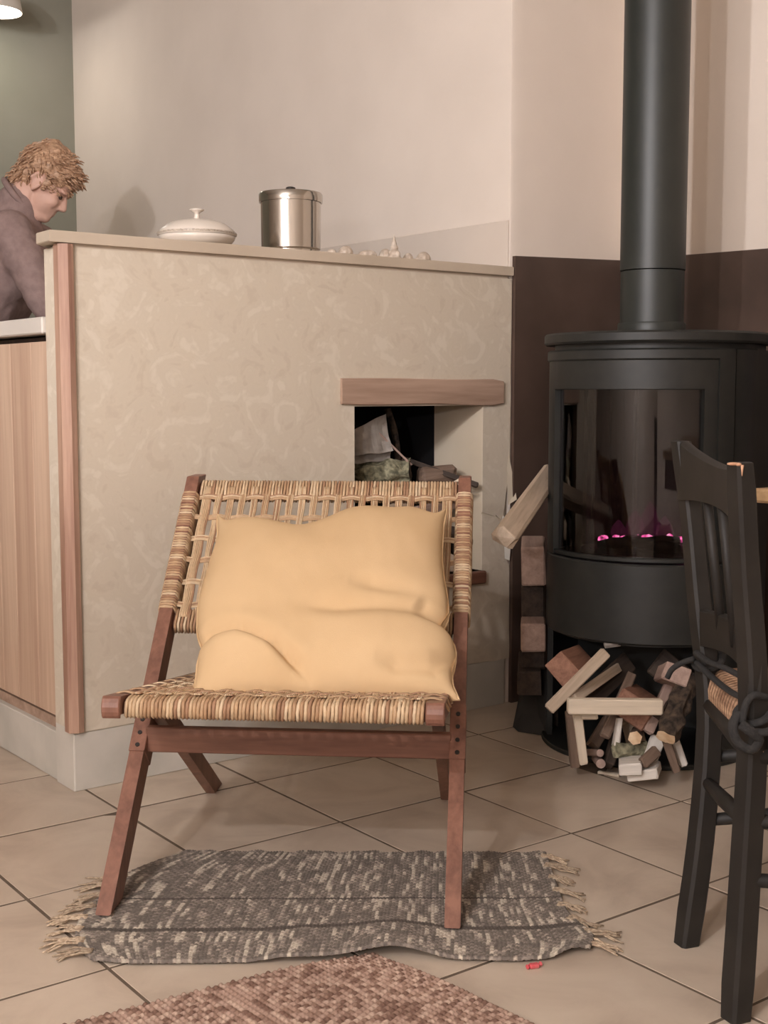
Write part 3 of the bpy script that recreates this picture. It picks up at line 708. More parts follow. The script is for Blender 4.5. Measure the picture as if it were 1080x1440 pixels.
round_log('mossy_log', 'moss covered log in the niche under the crumpled paper', 'firewood', npx(577,664,0.05), npx(490,668,0.17), 0.034, 'moss', 'bark', G3, 0.85, 30, 30)
piece('kindling_stick', 'pale cut stick end in front of the mossy log', 'firewood', npx(569,681,0.02), npx(528,693,0.06), 0.016, 0.016, D(0,1), 'w_cream', G3)
piece('kindling_stick', 'thin pinkish lath slanting down in front of the dark niche', 'firewood', npx(528,604,0.09), npx(579,654,0.05), 0.008, 0.005, D(1,1), 'w_pink', G3, 0.001, 0.0004)
round_log('branch', 'thin grey branch standing up in the dark of the niche', 'firewood', npx(545,575,0.16), npx(560,650,0.12), 0.009, 'bark', 'bark', G3, 0.2, 10, 8, 0.006)
piece('split_log', 'smooth grey brown split log on the right side of the niche', 'firewood', npx(588,670,0.09), npx(640,664,0.05), 0.05, 0.05, D(0.2,1), 'w_brown', G3, 0.012, 0.004)
piece('bark_strip', 'long strip of grey bark sticking out at the niche right edge', 'firewood', npx(566,645,0.12), npx(672,683,-0.02), 0.014, 0.008, D(0,1), 'w_dark', G3, 0.002, 0.002)
piece('kindling_stick', 'white edged lath beside the bark strip in the niche', 'firewood', npx(572,647,0.14), npx(618,663,0.08), 0.007, 0.005, D(0,1), 'w_white', G3, 0.001, 0.0005)
piece('kindling_stick', 'pale thin kindling at the right above the chair top rail', 'firewood', npx(616,692,0.03), npx(650,672,-0.03), 0.007, 0.007, D(0,1), 'w_cream', G3, 0.001, 0.0005)
piece('kindling_stick', 'flat pinkish chip just under the thin kindling at the right', 'firewood', npx(622,698,0.02), npx(653,681,-0.03), 0.018, 0.006, D(0.4,1), 'w_pale', G3, 0.002, 0.001)
def crumple(name, label, outline, yps, seed, cat):
    n = 14; pts = [npx(p[0], p[1], y) for p, y in zip(outline, yps)]; tl, tr, br, bl_ = pts
    vs = []; fs = []
    for i in range(n+1):
        for k in range(n+1):
            a = k/n; b = i/n; p = (tl*(1-a)+tr*a)*(1-b)+(bl_*(1-a)+br*a)*b
            d = noise.noise(p*14+Vector((seed,0,0)))*0.02+abs(noise.noise(p*30+Vector((0,seed,0))))*0.012
            vs.append(p+Vector((0.4*d,-0.8*d,0.5*d)))
    for i in range(n):
        for k in range(n): fs.append((i*(n+1)+k,i*(n+1)+k+1,(i+1)*(n+1)+k+1,(i+1)*(n+1)+k))
    mb = MB(); mb.add(vs, fs); o = recenter(mb.build(name, M['paper']))
    md = o.modifiers.new('t', 'SOLIDIFY'); md.thickness = 0.001
    return tag(o, label, cat)
crumple('paper_bag', 'crumpled grey paper with a white pointed tip in the niche', [(494,606),(541,584),(553,634),(498,642)], (0.10,0.09,0.06,0.10), 3.1, 'paper')
crumple('paper_sheet', 'dark grey paper flap lying over the mossy log left end', [(494,630),(548,628),(545,650),(495,654)], (0.12,0.10,0.10,0.12), 9.4, 'paper')

# ------------------------------------------------------------------ folding rattan chair
W = 0.577
ch = thing('folding_chair', 'low brown folding lounge chair with woven rattan seat and back', 'chair', (-0.463,2.045,0), rad(-4.97))
YZ = Matrix(((0,0,1,0),(1,0,0,0),(0,1,0,0),(0,0,0,1)))
CS = math.sqrt(0.5)
E_ = Vector((0,CS,CS)); N_ = Vector((0,-CS,CS))
def legpoly(p0, p1, h, cut0=True, cut1=True):                      # bar between two (y,z) points, ends cut level
    d = Vector((p1[0]-p0[0], p1[1]-p0[1])).normalized(); n = Vector((-d.y, d.x))*h
    def pt(p, s, cut):
        q = Vector(p)+n*s
        if cut: q = q + d*((p[1]-q.y)/d.y)
        return (q.x, q.y)
    return [pt(p0,-1,cut0), pt(p0,1,cut0), pt(p1,1,cut1), pt(p1,-1,cut1)][::-1]
for x in (0.0, W):
    s = 1 if x == 0 else -1
    lg = MB().prism(legpoly((0.014,0.014),(0.69,0.695),0.024), -0.013, 0.013, Matrix.Translation((x,0,0)) @ YZ, bev=0.002).build('leg', M['teak'], ch)
    # thicker joint block on the leg and its four screws
    c0 = E_*0.30; c1 = E_*0.41
    MB().prism(legpoly((c0.y,c0.z),(c1.y,c1.z),0.0275,False,False), -0.0145, 0.0145, Matrix.Translation((x,0,0)) @ YZ, bev=0.0015).build('joint_block', M['teak'], lg)
    for k, ss in enumerate((0.312,0.337,0.364,0.390)):
        c = E_*ss+N_*0.0282+Vector((x,0,0)); mm = Matrix.Translation(c) @ Vector((0,0,1)).rotation_difference(N_).to_matrix().to_4x4()
        q = MB(); q.prism([(0.0042*math.cos(a*math.pi/5),0.0042*math.sin(a*math.pi/5)) for a in range(10)], -0.001, 0.0008, mm); q.build('screw', M['rust'], lg)
for x in (0.027, W-0.037):
    poly = legpoly((0.70,0.0),(0.21,0.325),0.019,True,False)
    MB().prism(poly, -0.0105, 0.0105, Matrix.Translation((x,0,0)) @ YZ, bev=0.003).build('rear_leg', M['teak'], ch)
MB().box((0.0115,0.216,0.222), (W-0.0115,0.236,0.268), bev=0.002).build('front_apron', M['teakx'], ch)
MB().box((0.0115,0.50,0.252), (W-0.0115,0.52,0.285), bev=0.003).build('rear_apron', M['teakx'], ch)
# seat frame
def seat_z(y): return 0.369-0.165*(y+0.03)
for x0 in (0.013, W-0.043):
    a = (-0.035, seat_z(-0.035)); b = (0.60, seat_z(0.60)); hh = 0.019
    d = Vector((b[0]-a[0], b[1]-a[1])).normalized(); n = Vector((-d.y,d.x))
    poly = [(a[0]-n.x*hh*0.6-d.x*0.004, a[1]-n.y*hh*0.6)]
    for q in range(7):
        an = rad(-70+140*q/6); poly.append((a[0]-d.x*0.012*math.cos(an)+n.x*hh*math.sin(an), a[1]-d.y*0.012*math.cos(an)+n.y*hh*math.sin(an)))
    poly += [(b[0]+n.x*hh, b[1]+n.y*hh), (b[0]-n.x*hh, b[1]-n.y*hh)]
    MB().prism(poly[::-1], 0, 0.03, Matrix.Translation((x0,0,0)) @ YZ, bev=0.002).build('seat_rail', M['teak'], ch)
rails = {}
for nm, y, r in (('seat_front_rail',-0.005,1),('seat_back_rail',0.575,1)):
    z = seat_z(y); MB().box((0.04,y-0.02,z-0.013), (W-0.04,y+0.02,z+0.013), bev=0.006).build(nm, M['teakx'], ch)
S0, S1 = 0.602, 0.938                                             # back rails along the leg
for nm, s_ in (('back_bottom_rail',S0),('back_top_rail',S1)):
    c = E_*s_; mm = Matrix(((1,0,0,0),(0,E_.y,N_.y,c.y),(0,E_.z,N_.z,c.z),(0,0,0,1)))
    MB().box((0.0115,-0.0185,-0.009), (W-0.0115,0.0185,0.009), mm, 0.004).build(nm, M['teakx'], ch)
TANS = [lin(c) for c in ((196,168,134),(206,180,146),(184,152,118),(172,138,106),(212,188,156),(190,158,124),(162,126,98))]
def ctube(mb, pts, r, n=5, close=False, col=None, sq=None):
    if mb.c is None: mb.c = []
    mb.tube(pts, r, n, close=close, sq=sq); col = col or R.choice(TANS)
    mb.c += [(*col,1.0)]*(len(mb.v)-len(mb.c))
def coil(mb, cx, ey, ez, hy, hz, c, jitter=0.0006):                # one turn around a rail running along ex
    pts = []
    for k in range(12):
        q = 2*math.pi*k/12; ca, sa = math.cos(q), math.sin(q)
        py = math.copysign(abs(ca)**0.55, ca)*hy; pz = math.copysign(abs(sa)**0.55, sa)*hz
        pts.append(c+cx*(R.uniform(-jitter,jitter)+0.0012*math.sin(q))+ey*py+ez*pz)
    ctube(mb, pts, 0.0031, 5, close=True)
EXv = Vector((1,0,0))
def coils(name, y, z, ey, ez, hy, hz, x0, x1, n):
    mb = MB()
    for k in range(n): coil(mb, EXv, ey, ez, hy, hz, Vector((x0+(x1-x0)*(k+0.5)/n, y, z)))
    mb.build(name, M['rattan'], ch, smooth=True, kind='stuff')
YV = Vector((0,1,0)); ZV = Vector((0,0,1))
coils('seat_front_wrapping', -0.005, seat_z(-0.005), YV, ZV, 0.0235, 0.0152, 0.046, W-0.046, 78)
coils('seat_back_wrapping', 0.575, seat_z(0.575), YV, ZV, 0.0235, 0.0152, 0.046, W-0.046, 78)
for nm, s_ in (('back_bottom_wrapping',S0),('back_top_wrapping',S1)):
    c = E_*s_; coils(nm, c.y, c.z, E_, N_, 0.022, 0.0125, 0.016, W-0.016, 86)
def woven(name, p, d, L, side, nrm, strands, amp, period, phase, n=44, r=0.0019, drop=0.0):
    mb = MB()
    for q in range(strands):
        o = (q-(strands-1)/2)*0.0034; pts = []
        for k in range(n+1):
            t = L*k/n; wob = amp*math.cos(math.pi*t/period+phase)
            pts.append(p+d*t+side*(o+0.0004*math.sin(t*60+q))+nrm*(wob-(drop*max(0,1-min(t,L-t)/0.012)**2 if drop else 0)))
        ctube(mb, pts, r, 5)
    return mb.build(name, M['rattan'], ch, smooth=True)
# back: vertical bands and horizontal bands woven over and under
nv_, nh_ = 21, 6
px_ = (W-0.07)/(nv_-1); ph_ = (S1-S0-0.058)/(nh_-1)
for i in range(nv_):
    x = 0.035+px_*i; edge_ = i in (0, nv_-1)
    woven('vertical_strand', Vector((x,0,0))+E_*S0+N_*0.012, E_, S1-S0, EXv, N_, 6 if edge_ else 4, 0.0028, ph_, (i % 2)*math.pi, 40)
for j in range(nh_):
    s_ = S0+0.031+ph_*j
    woven('horizontal_strand', E_*s_+N_*0.012+Vector((-0.012,0,0)), EXv, W+0.024, E_, N_, 4, 0.0028, px_, (j % 2)*math.pi+math.pi, 84)
for x in (0.0, W):                                               # wraps around the two back posts
    mb = MB(); s_ = S0+0.014
    while s_ < S1-0.022:
        pts = []
        for k in range(12):
            q = 2*math.pi*k/12; ca, sa = math.cos(q), math.sin(q)
            pts.append(Vector((x,0,0))+E_*(s_+0.0015*math.sin(q))+EXv*(math.copysign(abs(ca)**0.5,ca)*0.0162)+N_*(math.copysign(abs(sa)**0.5,sa)*0.0272))
        ctube(mb, pts, 0.0029, 5, close=True); s_ += 0.0062
        if R.random() < 0.12: s_ += 0.003
    mb.build('post_wrapping', M['rattan'], ch, smooth=True, kind='stuff')
# seat lattice
SD = Vector((0,1,-0.165)).normalized(); SN = Vector((0,0.165,1)).normalized(); SL = 0.58/SD.y
nsv, nsh = 19, 15; psx = (W-0.12)/(nsv-1); psy = (SL-0.06)/(nsh-1)
sorg = Vector((0,-0.005,seat_z(-0.005)+0.0185))
for i in range(nsv):
    woven('lengthwise_strand', sorg+EXv*(0.06+psx*i), SD, SL, EXv, SN, 4, 0.0026, psy, (i % 2)*math.pi, 60)
for j in range(nsh):
    woven('crosswise_strand', sorg+EXv*0.008+SD*(0.03+psy*j), EXv, W-0.016, SD, SN, 4, 0.0026, psx, (j % 2)*math.pi+math.pi, 90, drop=0.016)

# ------------------------------------------------------------------ yellow cushion
TLc, TRc = at(303,736,2.545), at(626,730,2.52)
BLc, BRc = at(274,984,2.155), at(640,984,2.135)
ex_ = (TRc-TLc).normalized(); up_ = ((TLc+TRc)/2-(BLc+BRc)/2); HL = up_.length; up_.normalize()
nn = ex_.cross(up_).normalized()
if nn.y > 0: nn = -nn
def g(x, c, s_): return math.exp(-((x-c)/s_)**2)
def smooth(a, b, x):
    t = max(0, min(1, (x-a)/(b-a))); return t*t*(3-2*t)
def crease(s, t, pts, wd):                                        # distance profile to a polyline in (s,t)
    best = 9; side = 0; al = 0
    for k in range(len(pts)-1):
        a = pts[k]; b = pts[k+1]; dx, dy = b[0]-a[0], b[1]-a[1]; q = ((s-a[0])*dx+(t-a[1])*dy)/(dx*dx+dy*dy); q = max(0, min(1, q))
        ddx, ddy = s-(a[0]+q*dx), (t-(a[1]+q*dy))*0.75; d = math.hypot(ddx, ddy)
        if d < best: best = d; side = 1 if (dx*(t-a[1])-dy*(s-a[0])) > 0 else -1; al = (k+q)/(len(pts)-1)
    fade = min(1, 4*(1-al)+0.0) if al > 0.75 else 1
    return math.exp(-(best/wd)**2)*fade, side
def cushion_pt(s, t, front):
    ds = 0.0; dt = 0.0
    e = min(s, 1-s); f_ = min(t, 1-t)
    # outline: sag of the top edge, bulging sides, pinch on the right
    dt += (t**3)*(-0.046*g(s,0.38,0.16)+0.020*g(s,0.66,0.18)+0.012*g(s,0.86,0.08)-0.0*g(s,0.5,0.2))
    dt += t**6*0.030*(g(s,0.0,0.03)+g(s,1.0,0.035))
    lft = (1-s)**3; rgt = s**3
    ds += lft*(-0.035*g(t,0.47,0.22)+0.022*g(t,0.25,0.05)-0.012*g(t,0.0,0.10)+0.02*g(t,0.86,0.10))
    ds += rgt*(0.0*g(t,0.6,0.25)-0.045*g(t,0.37,0.05)-0.025*g(t,0.72,0.2)-0.01*g(t,0.12,0.10)+0.018*g(t,0.22,0.07)+0.02*g(t,0.0,0.04)+0.015*g(t,1.0,0.05))
    prof = (1-(2*s-1)**4)**0.5*(1-(2*t-1)**6)**0.5 if 0 < s < 1 and 0 < t < 1 else 0
    b = 0.062*prof if front else -0.040*prof
    if front:
        b += prof*(0.018*g(t,0.62,0.3)*g(s,0.4,0.5)+0.006*g(t,0.18,0.12)*g(s,0.7,0.3)+0.010*g(t,0.14,0.09)*g(s,0.14,0.16))
        c1, sd1 = crease(s, t, [(-0.02,0.255),(0.06,0.285),(0.16,0.275),(0.30,0.20),(0.40,0.10),(0.48,0.01)], 0.026); b += (-0.030 if sd1 < 0 else -0.018)*c1*min(1,e*14+0.5)+(0.010*math.exp(-((0.0)))*c1*0)
        c1b, _ = crease(s, t, [(0.02,0.20),(0.14,0.225),(0.28,0.14),(0.37,0.03)], 0.05); b += 0.010*c1b
        c2, _ = crease(s, t, [(1.02,0.355),(0.86,0.375),(0.70,0.365),(0.55,0.352),(0.36,0.36)], 0.032); b += -0.015*c2
        c3, _ = crease(s, t, [(1.02,0.46),(0.88,0.455),(0.72,0.46),(0.6,0.47)], 0.03); b += -0.013*c3
        c4, _ = crease(s, t, [(1.02,0.395),(0.93,0.40),(0.88,0.42)], 0.025); b += -0.016*c4
        c5, _ = crease(s, t, [(1.0,0.17),(0.92,0.10),(0.80,0.085),(0.7,0.10)], 0.028); b += -0.015*c5
        c6, _ = crease(s, t, [(0.0,0.34),(0.2,0.37),(0.4,0.36)], 0.05); b += -0.003*c6
        b += 0.0035*noise.noise(Vector((s*5,t*5,1.3)))+0.0012*noise.noise(Vector((s*16,t*10,4)))
        if t < 0.1: b += 0.0
    P = (BLc*(1-s)+BRc*s)*(1-t)+(TLc*(1-s)+TRc*s)*t
    return P+ex_*(ds*0.40)+up_*(dt*1.0)+nn*b
nS, nT = 110, 84; vs = []; fs = []
for fr in (True, False):
    o = len(vs)
    for i in range(nT+1):
        for k in range(nS+1): vs.append(cushion_pt(k/nS, i/nT, fr))
    for i in range(nT):
        for k in range(nS):
            q = (o+i*(nS+1)+k, o+i*(nS+1)+k+1, o+(i+1)*(nS+1)+k+1, o+(i+1)*(nS+1)+k); fs.append(q if fr else q[::-1])
mb = MB(); mb.add(vs, fs); cu = mb.build('cushion', M['cushion'], smooth=True)
import bmesh
bm_ = bmesh.new(); bm_.from_mesh(cu.data); bmesh.ops.remove_doubles(bm_, verts=bm_.verts, dist=0.0006); bmesh.ops.recalc_face_normals(bm_, faces=bm_.faces); bm_.to_mesh(cu.data); bm_.free()
recenter(cu); tag(cu, 'creased yellow square cushion propped on the rattan chair', 'cushion')
sm = MB(); pts = []
for path in ([(k/40, 0) for k in range(40)], [(1, k/30) for k in range(30)], [(1-k/40, 1) for k in range(40)], [(0, 1-k/30) for k in range(30)]):
    pts += [cushion_pt(a, b, True)-cu.location for a, b in path]
sm.tube(pts, 0.0022, 6, close=True); sm.build('seam', M['cushion'], cu, smooth=True)

# ------------------------------------------------------------------ grey woven mat and jute rug
def cloth_grid(outline_fn, nu, nv, hfn, cfn, name, mat):
    vs = []; cs = []; fs = []
    for i in range(nv+1):
        for k in range(nu+1):
            a = k/nu; b = i/nv; p = outline_fn(a, b); vs.append((p[0], p[1], p[2]+hfn(a, b))); cs.append((*cfn(a, b), 1.0))
    top = len(vs)
    for i in range(nv):
        for k in range(nu): fs.append((i*(nu+1)+k,i*(nu+1)+k+1,(i+1)*(nu+1)+k+1,(i+1)*(nu+1)+k))
    ring = [k for k in range(nu+1)]+[i*(nu+1)+nu for i in range(1,nv+1)]+[nv*(nu+1)+k for k in range(nu-1,-1,-1)]+[i*(nu+1) for i in range(nv-1,0,-1)]
    for r_ in ring: v = vs[r_]; vs.append((v[0],v[1],v[2]-0.0045)); cs.append(cs[r_])
    n = len(ring)
    for k in range(n): fs.append((ring[k],top+k,top+(k+1) % n,ring[(k+1) % n]))
    mb = MB(); mb.add(vs, fs); mb.c = cs
    return mb.build(name, mat, smooth=True)
# corners of the mat on the floor (front left, front right, back right, back left)
mFL, mFR, mBR, mBL = floor_at(128,1360), floor_at(818,1352), floor_at(768,1205), floor_at(262,1203)
def mat_pt(a, b):
    p = (mFL*(1-a)+mFR*a)*(1-b)+(mBL*(1-a)+mBR*a)*b
    u = Vector((1,-0.02,0)); v_ = Vector((0.02,1,0))
    p = p + v_*(0.004*math.sin(a*40)+0.003*math.sin(a*97+1))*(b**6)
    # left side: the edge runs out to the left in the middle and turns at the front corner
    p = p + u*(-0.085*max(0.0,1-(abs(2*b-1.1)/1.1)**3)*(1-b**8)*(1-a)**6) + u*(0.030*g(b,0.12,0.16)*a**6)
    p = p + v_*((1-b)**3)*(0.010*g(a,0.62,0.10)-0.004*g(a,0.85,0.1)+0.03*g(a,1.0,0.06)+0.012*g(a,0.0,0.05))
    lift = 0.0085*smooth(0.30,0.42,a)*(1-smooth(0.64,0.76,a))*(1-smooth(0.0,0.55,b))     # lies over the jute rug corner
    ruck = 0.011*g(a,0.60,0.07)*(1-smooth(0.0,0.55,b)) + 0.008*g(a,0.965,0.03)*(1-smooth(0,0.25,b))
    return (p.x, p.y, 0.0078+lift+ruck)
rgx = random.Random(3)
NWX, NWY = 128, 72
warp = [rgx.choice([0,0,0,1,1,2,3]) for _ in range(NWX+2)]; weft = [rgx.choice([0,0,0,0,1,2]) for _ in range(NWY+2)]
YC = [lin(c) for c in ((114,105,97),(140,129,119),(170,157,143),(200,188,170))]
def mat_h(a, b):
    x = a*NWX+0.35*noise.noise(Vector((a*9,b*7,0))); y = b*NWY+0.35*noise.noise(Vector((a*7,b*9,5)))
    i, j = int(x), int(y); over = (i+j) % 2
    hx = abs(math.sin(math.pi*x)); hy = abs(math.sin(math.pi*y))
    return 0.0028*(hx*(1.0 if over else 0.45)+hy*(0.45 if over else 1.0))*0.8+0.0012*noise.noise(Vector((a*30,b*20,2)))
def mat_c(a, b):
    x = a*NWX+0.35*noise.noise(Vector((a*9,b*7,0))); y = b*NWY+0.35*noise.noise(Vector((a*7,b*9,5)))
    i, j = min(int(max(x,0)),NWX), min(int(max(y,0)),NWY); over = (i+j) % 2
    k = noise.noise(Vector((i*3.7,b*9,1))); k2 = noise.noise(Vector((i*5.3+9,b*14,4))); kj = noise.noise(Vector((a*9,j*4.3,7)))
    if k > 0.30: c = YC[3] if over else tuple(0.8*x for x in YC[3])
    elif k > 0.12: c = YC[2] if over else YC[1]
    else: c = YC[1] if (k2 > -0.1 and over) else YC[0]
    if not over and kj > 0.12: c = YC[0] if k < 0.30 else YC[2]
    if j in (16, 17, 36): c = tuple(0.62*x for x in YC[0])
    q = 1+0.25*noise.noise(Vector((i*3.1,j*2.7,0)))
    return (c[0]*q, c[1]*q, c[2]*q)
mt = cloth_grid(mat_pt, 384, 240, mat_h, mat_c, 'woven_mat', M['weave']); recenter(mt)
tag(mt, 'grey brown woven fringed mat under the rattan chair front legs', 'mat')
def tassel(p0, d, L, seed):
    rg = random.Random(seed); mb = MB()
    for k in range(rg.randint(8,10)):
        o = Vector((-d.y,d.x,0))*rg.uniform(-0.010,0.010); c_ = rg.uniform(-0.6,0.6); pts = []
        l_ = L*rg.uniform(0.75,1.05)
        for q in range(7):
            t = q/6; pts.append(p0-d*0.012+o*(1-0.4*t)+d*(l_*t)+Vector((-d.y,d.x,0))*(c_*L*t*t*0.6+0.003*math.sin(7*t+k))+Vector((0,0,0.010-0.007*t+0.005*math.sin(math.pi*t)*rg.random())))
        mb.tube(pts, [0.0016]*6+[0.001], 6)
    o_ = mb.build('fringe_tassel', M['fringe'], mt, smooth=True)
    return o_
for k, b in enumerate([0.05,0.14,0.24,0.34,0.44,0.54,0.64,0.72]):
    p = Vector(mat_pt(0,b)); d = Vector((-1,rgx.uniform(-0.45,0.25),0)).normalized(); p.z = 0
    tassel(p-Vector((mt.location.x,mt.location.y,mt.location.z)), d, rgx.uniform(0.055,0.075), 100+k)
for k, b in enumerate([0.05,0.15,0.29,0.43,0.57,0.71,0.84,0.95]):
    p = Vector(mat_pt(1,b)); d = Vector((1,rgx.uniform(-0.75,-0.05),0)).normalized(); p.z = 0
    tassel(p-Vector((mt.location.x,mt.location.y,mt.location.z)), d, rgx.uniform(0.045,0.065), 200+k)
# jute rug: rounded corner under the mat
JA = Vector((-0.012,1.935)); jl = Vector((-0.86,-0.51)).normalized(); jr = Vector((0.66,-0.75)).normalized()
def jute_pt(a, b):
    p = JA + jl*(0.95*a) + jr*(0.95*b)
    k = 0.028*math.exp(-((a+b)/0.10)**2)                            # rounds the corner
    p = p + (jl+jr).normalized()*k + (jl*(0.012*math.sin(b*9)*(1-a)) )*0.3
    return (p.x, p.y, 0.0035)
NJ = 98
def jute_h(a, b):
    x = a*NJ+0.25*noise.noise(Vector((a*12,b*12,1))); y = b*NJ+0.25*noise.noise(Vector((a*12,b*12,8)))
    return 0.0046*(abs(math.sin(math.pi*x))*abs(math.sin(math.pi*(y+0.5*(int(x) % 2)))))**0.7
JC = [lin(c) for c in ((142,114,99),(162,134,118),(184,158,140),(120,93,80),(170,142,126))]
def jute_c(a, b):
    x = a*NJ+0.25*noise.noise(Vector((a*12,b*12,1))); y = b*NJ+0.25*noise.noise(Vector((a*12,b*12,8)))
    i = int(x); j = int(y+0.5*(i % 2)); hsh = (i*7349+j*9151+(i*j)*31) % 1000/1000
    c = JC[int(hsh*5) % 5]; q = 1+0.12*noise.noise(Vector((a*8,b*8,0)))
    return (c[0]*q, c[1]*q, c[2]*q)
jt = cloth_grid(jute_pt, 392, 392, jute_h, jute_c, 'jute_rug', M['jute']); recenter(jt)
tag(jt, 'tan chunky jute rug corner at the bottom of the picture', 'rug')
ca_ = MB().box((-0.008,-0.005,0), (0.008,0.005,0.007), bev=0.002); ca_.tube([(0.007,0,0.0035),(0.012,0.002,0.004)], [0.0015,0.004], 6)
ca_.tube([(-0.007,0,0.0035),(-0.012,-0.002,0.004)], [0.0015,0.004], 6)
cw = ca_.build('candy_wrapper', mottled('red_wrapper', (196,70,78), (214,110,112), 80, 0.4)); cw.location = floor_at(751,1361,0.0); cw.rotation_euler = (0,0,0.3)
tag(cw, 'tiny red wrapper on the tiles at the mat front edge', 'wrapper')

# ------------------------------------------------------------------ black rush-seated chair and table at the right
BC = Vector((0.68,1.84,0))
bc = thing('dining_chair', 'black painted wooden chair with rush seat in the right foreground', 'chair', BC)
near = [(0.494,1.708,0),(0.499,1.70,0.21),(0.498,1.68,0.454),(0.475,1.655,0.646),(0.456,1.625,0.786)]
far = [(0.482,1.949,0),(0.503,1.955,0.18),(0.515,1.97,0.375),(0.500,1.99,0.542),(0.488,2.01,0.685),(0.474,2.03,0.797)]
def spline(pts, n):
    pts = [Vector(p) for p in pts]; P = [pts[0]*2-pts[1]]+pts+[pts[-1]*2-pts[-2]]; out = []
    for k in range(n+1):
        t = k/n*(len(pts)-1); i = min(int(t), len(pts)-2); u = t-i; a,b,c,d = P[i:i+4]
        out.append(0.5*((2*b)+(c-a)*u+(2*a-5*b+4*c-d)*u*u+(3*b-a-3*c+d)*u**3))
    return out
def bar(pts, wx, wy, rot=0.0, name='leg', mat='black', parent=bc, off=BC, n=16):
    sp = spline(pts, n); vs = []; fs = []; bv = 0.004
    prof = [(-wx/2+bv,-wy/2),(wx/2-bv,-wy/2),(wx/2,-wy/2+bv),(wx/2,wy/2-bv),(wx/2-bv,wy/2),(-wx/2+bv,wy/2),(-wx/2,wy/2-bv),(-wx/2,-wy/2+bv)]
    c, s = math.cos(rot), math.sin(rot)
    for i, p in enumerate(sp):
        k = (0.9 if i in (0,n) else 1.0)*(1.25-0.25*min(1.0, i/n*1.2))
        for x, y in prof: vs.append(p-off+Vector(((x*c-y*s)*k, (x*s+y*c)*k, 0)))
    for i in range(n):
        for k in range(8): fs.append((i*8+k,i*8+(k+1) % 8,(i+1)*8+(k+1) % 8,(i+1)*8+k))
    fs += [tuple(range(8))[::-1], tuple(n*8+k for k in range(8))]
    mb = MB(); mb.add(vs, fs); return mb.build(name, M[mat], parent, angle=40)
ln_ = bar(near, 0.030, 0.029, rad(24)); bar(far, 0.029, 0.028, rad(20))
bar([(0.86,1.63,0),(0.862,1.63,0.2),(0.858,1.63,0.44)], 0.034, 0.034); bar([(0.87,2.04,0),(0.872,2.04,0.2),(0.868,2.04,0.44)], 0.034, 0.034)
wb = MB(); c0 = Vector(near[-1])-BC; wb.ell(c0+Vector((-0.012,-0.010,-0.001)), (0.008,0.004,0.0022), nu=10, nv=6); wb.ell(c0+Vector((-0.006,-0.013,-0.0015)), (0.004,0.006,0.0022), nu=10, nv=6); wb.tube([c0+Vector((-0.002,-0.0165,-0.002)),c0+Vector((-0.002,-0.0168,-0.016))],[0.0022,0.0006],6)
wb.build('worn_corner', M['wornwood'], ln_, smooth=True)
def rail(name, pts, h0, h1, thick, topdip=0.0, botarch=0.0):      # curved slat between the posts: pts = centre line, h0/h1 = below/above
    sp = spline(pts, 18); vs = []; fs = []
    for i, p in enumerate(sp):
        t = i/18; q = 4*t*(1-t); n_ = Vector((1,0.02,0))
        lo = p.z-h0+botarch*q; hi = p.z+h1-topdip*q
        for sx, z in ((-1,lo),(-1,hi-0.003),(-0.6,hi),(0.6,hi),(1,hi-0.003),(1,lo)): vs.append(Vector((p.x,p.y,0))+n_*(sx*thick/2)+Vector((0,0,z))-BC)
    for i in range(18):
        for k in range(6): fs.append((i*6+k,i*6+(k+1) % 6,(i+1)*6+(k+1) % 6,(i+1)*6+k))
    fs += [tuple(range(6))[::-1], tuple(18*6+k for k in range(6))]
    mb = MB(); mb.add(vs, fs); return mb.build(name, M['black'], bc, angle=40)
rail('top_rail', [(0.478,2.02,0.755),(0.487,1.93,0.753),(0.490,1.83,0.75),(0.482,1.73,0.748),(0.466,1.635,0.745)], 0.052, 0.042, 0.02, 0.022, 0.012)
rail('lower_rail', [(0.502,1.985,0.505),(0.515,1.90,0.502),(0.518,1.83,0.50),(0.510,1.74,0.50),(0.493,1.66,0.50)], 0.03, 0.028, 0.018, -0.014, 0.018)
for y in (1.755,1.83,1.905):
    x0 = 0.514; MB().tube([Vector((x0,y,0.505))-BC, Vector((0.500,y+(y-1.83)*0.05,0.62))-BC, Vector((0.488,y+(y-1.83)*0.12,0.72))-BC], 0.0075, 8).build('spindle', M['black'], bc, smooth=True)
def rung(a, b, r=0.011): MB().tube([Vector(a)-BC, (Vector(a)+Vector(b))/2-BC, Vector(b)-BC], [r*0.85,r*1.1,r*0.85], 10).build('rung', M['black'], bc, smooth=True)
rung((0.510,1.96,0.262),(0.499,1.695,0.285)); rung((0.503,1.955,0.20),(0.872,2.04,0.20)); rung((0.497,1.70,0.205),(0.862,1.63,0.205))
rung((0.511,1.965,0.30),(0.872,2.04,0.30)); rung((0.497,1.695,0.29),(0.862,1.63,0.29)); rung((0.862,1.63,0.25),(0.872,2.04,0.25))
sf = MB()
for a, b in (((0.515,1.97,0.385),(0.868,2.04,0.40)),((0.498,1.685,0.385),(0.858,1.63,0.40)),((0.515,1.97,0.385),(0.498,1.685,0.385)),((0.868,2.04,0.40),(0.858,1.63,0.40))):
    sf.tube([Vector(a)-BC, Vector(b)-BC], 0.013, 8)
sf.build('seat_frame', M['black'], bc, smooth=True)
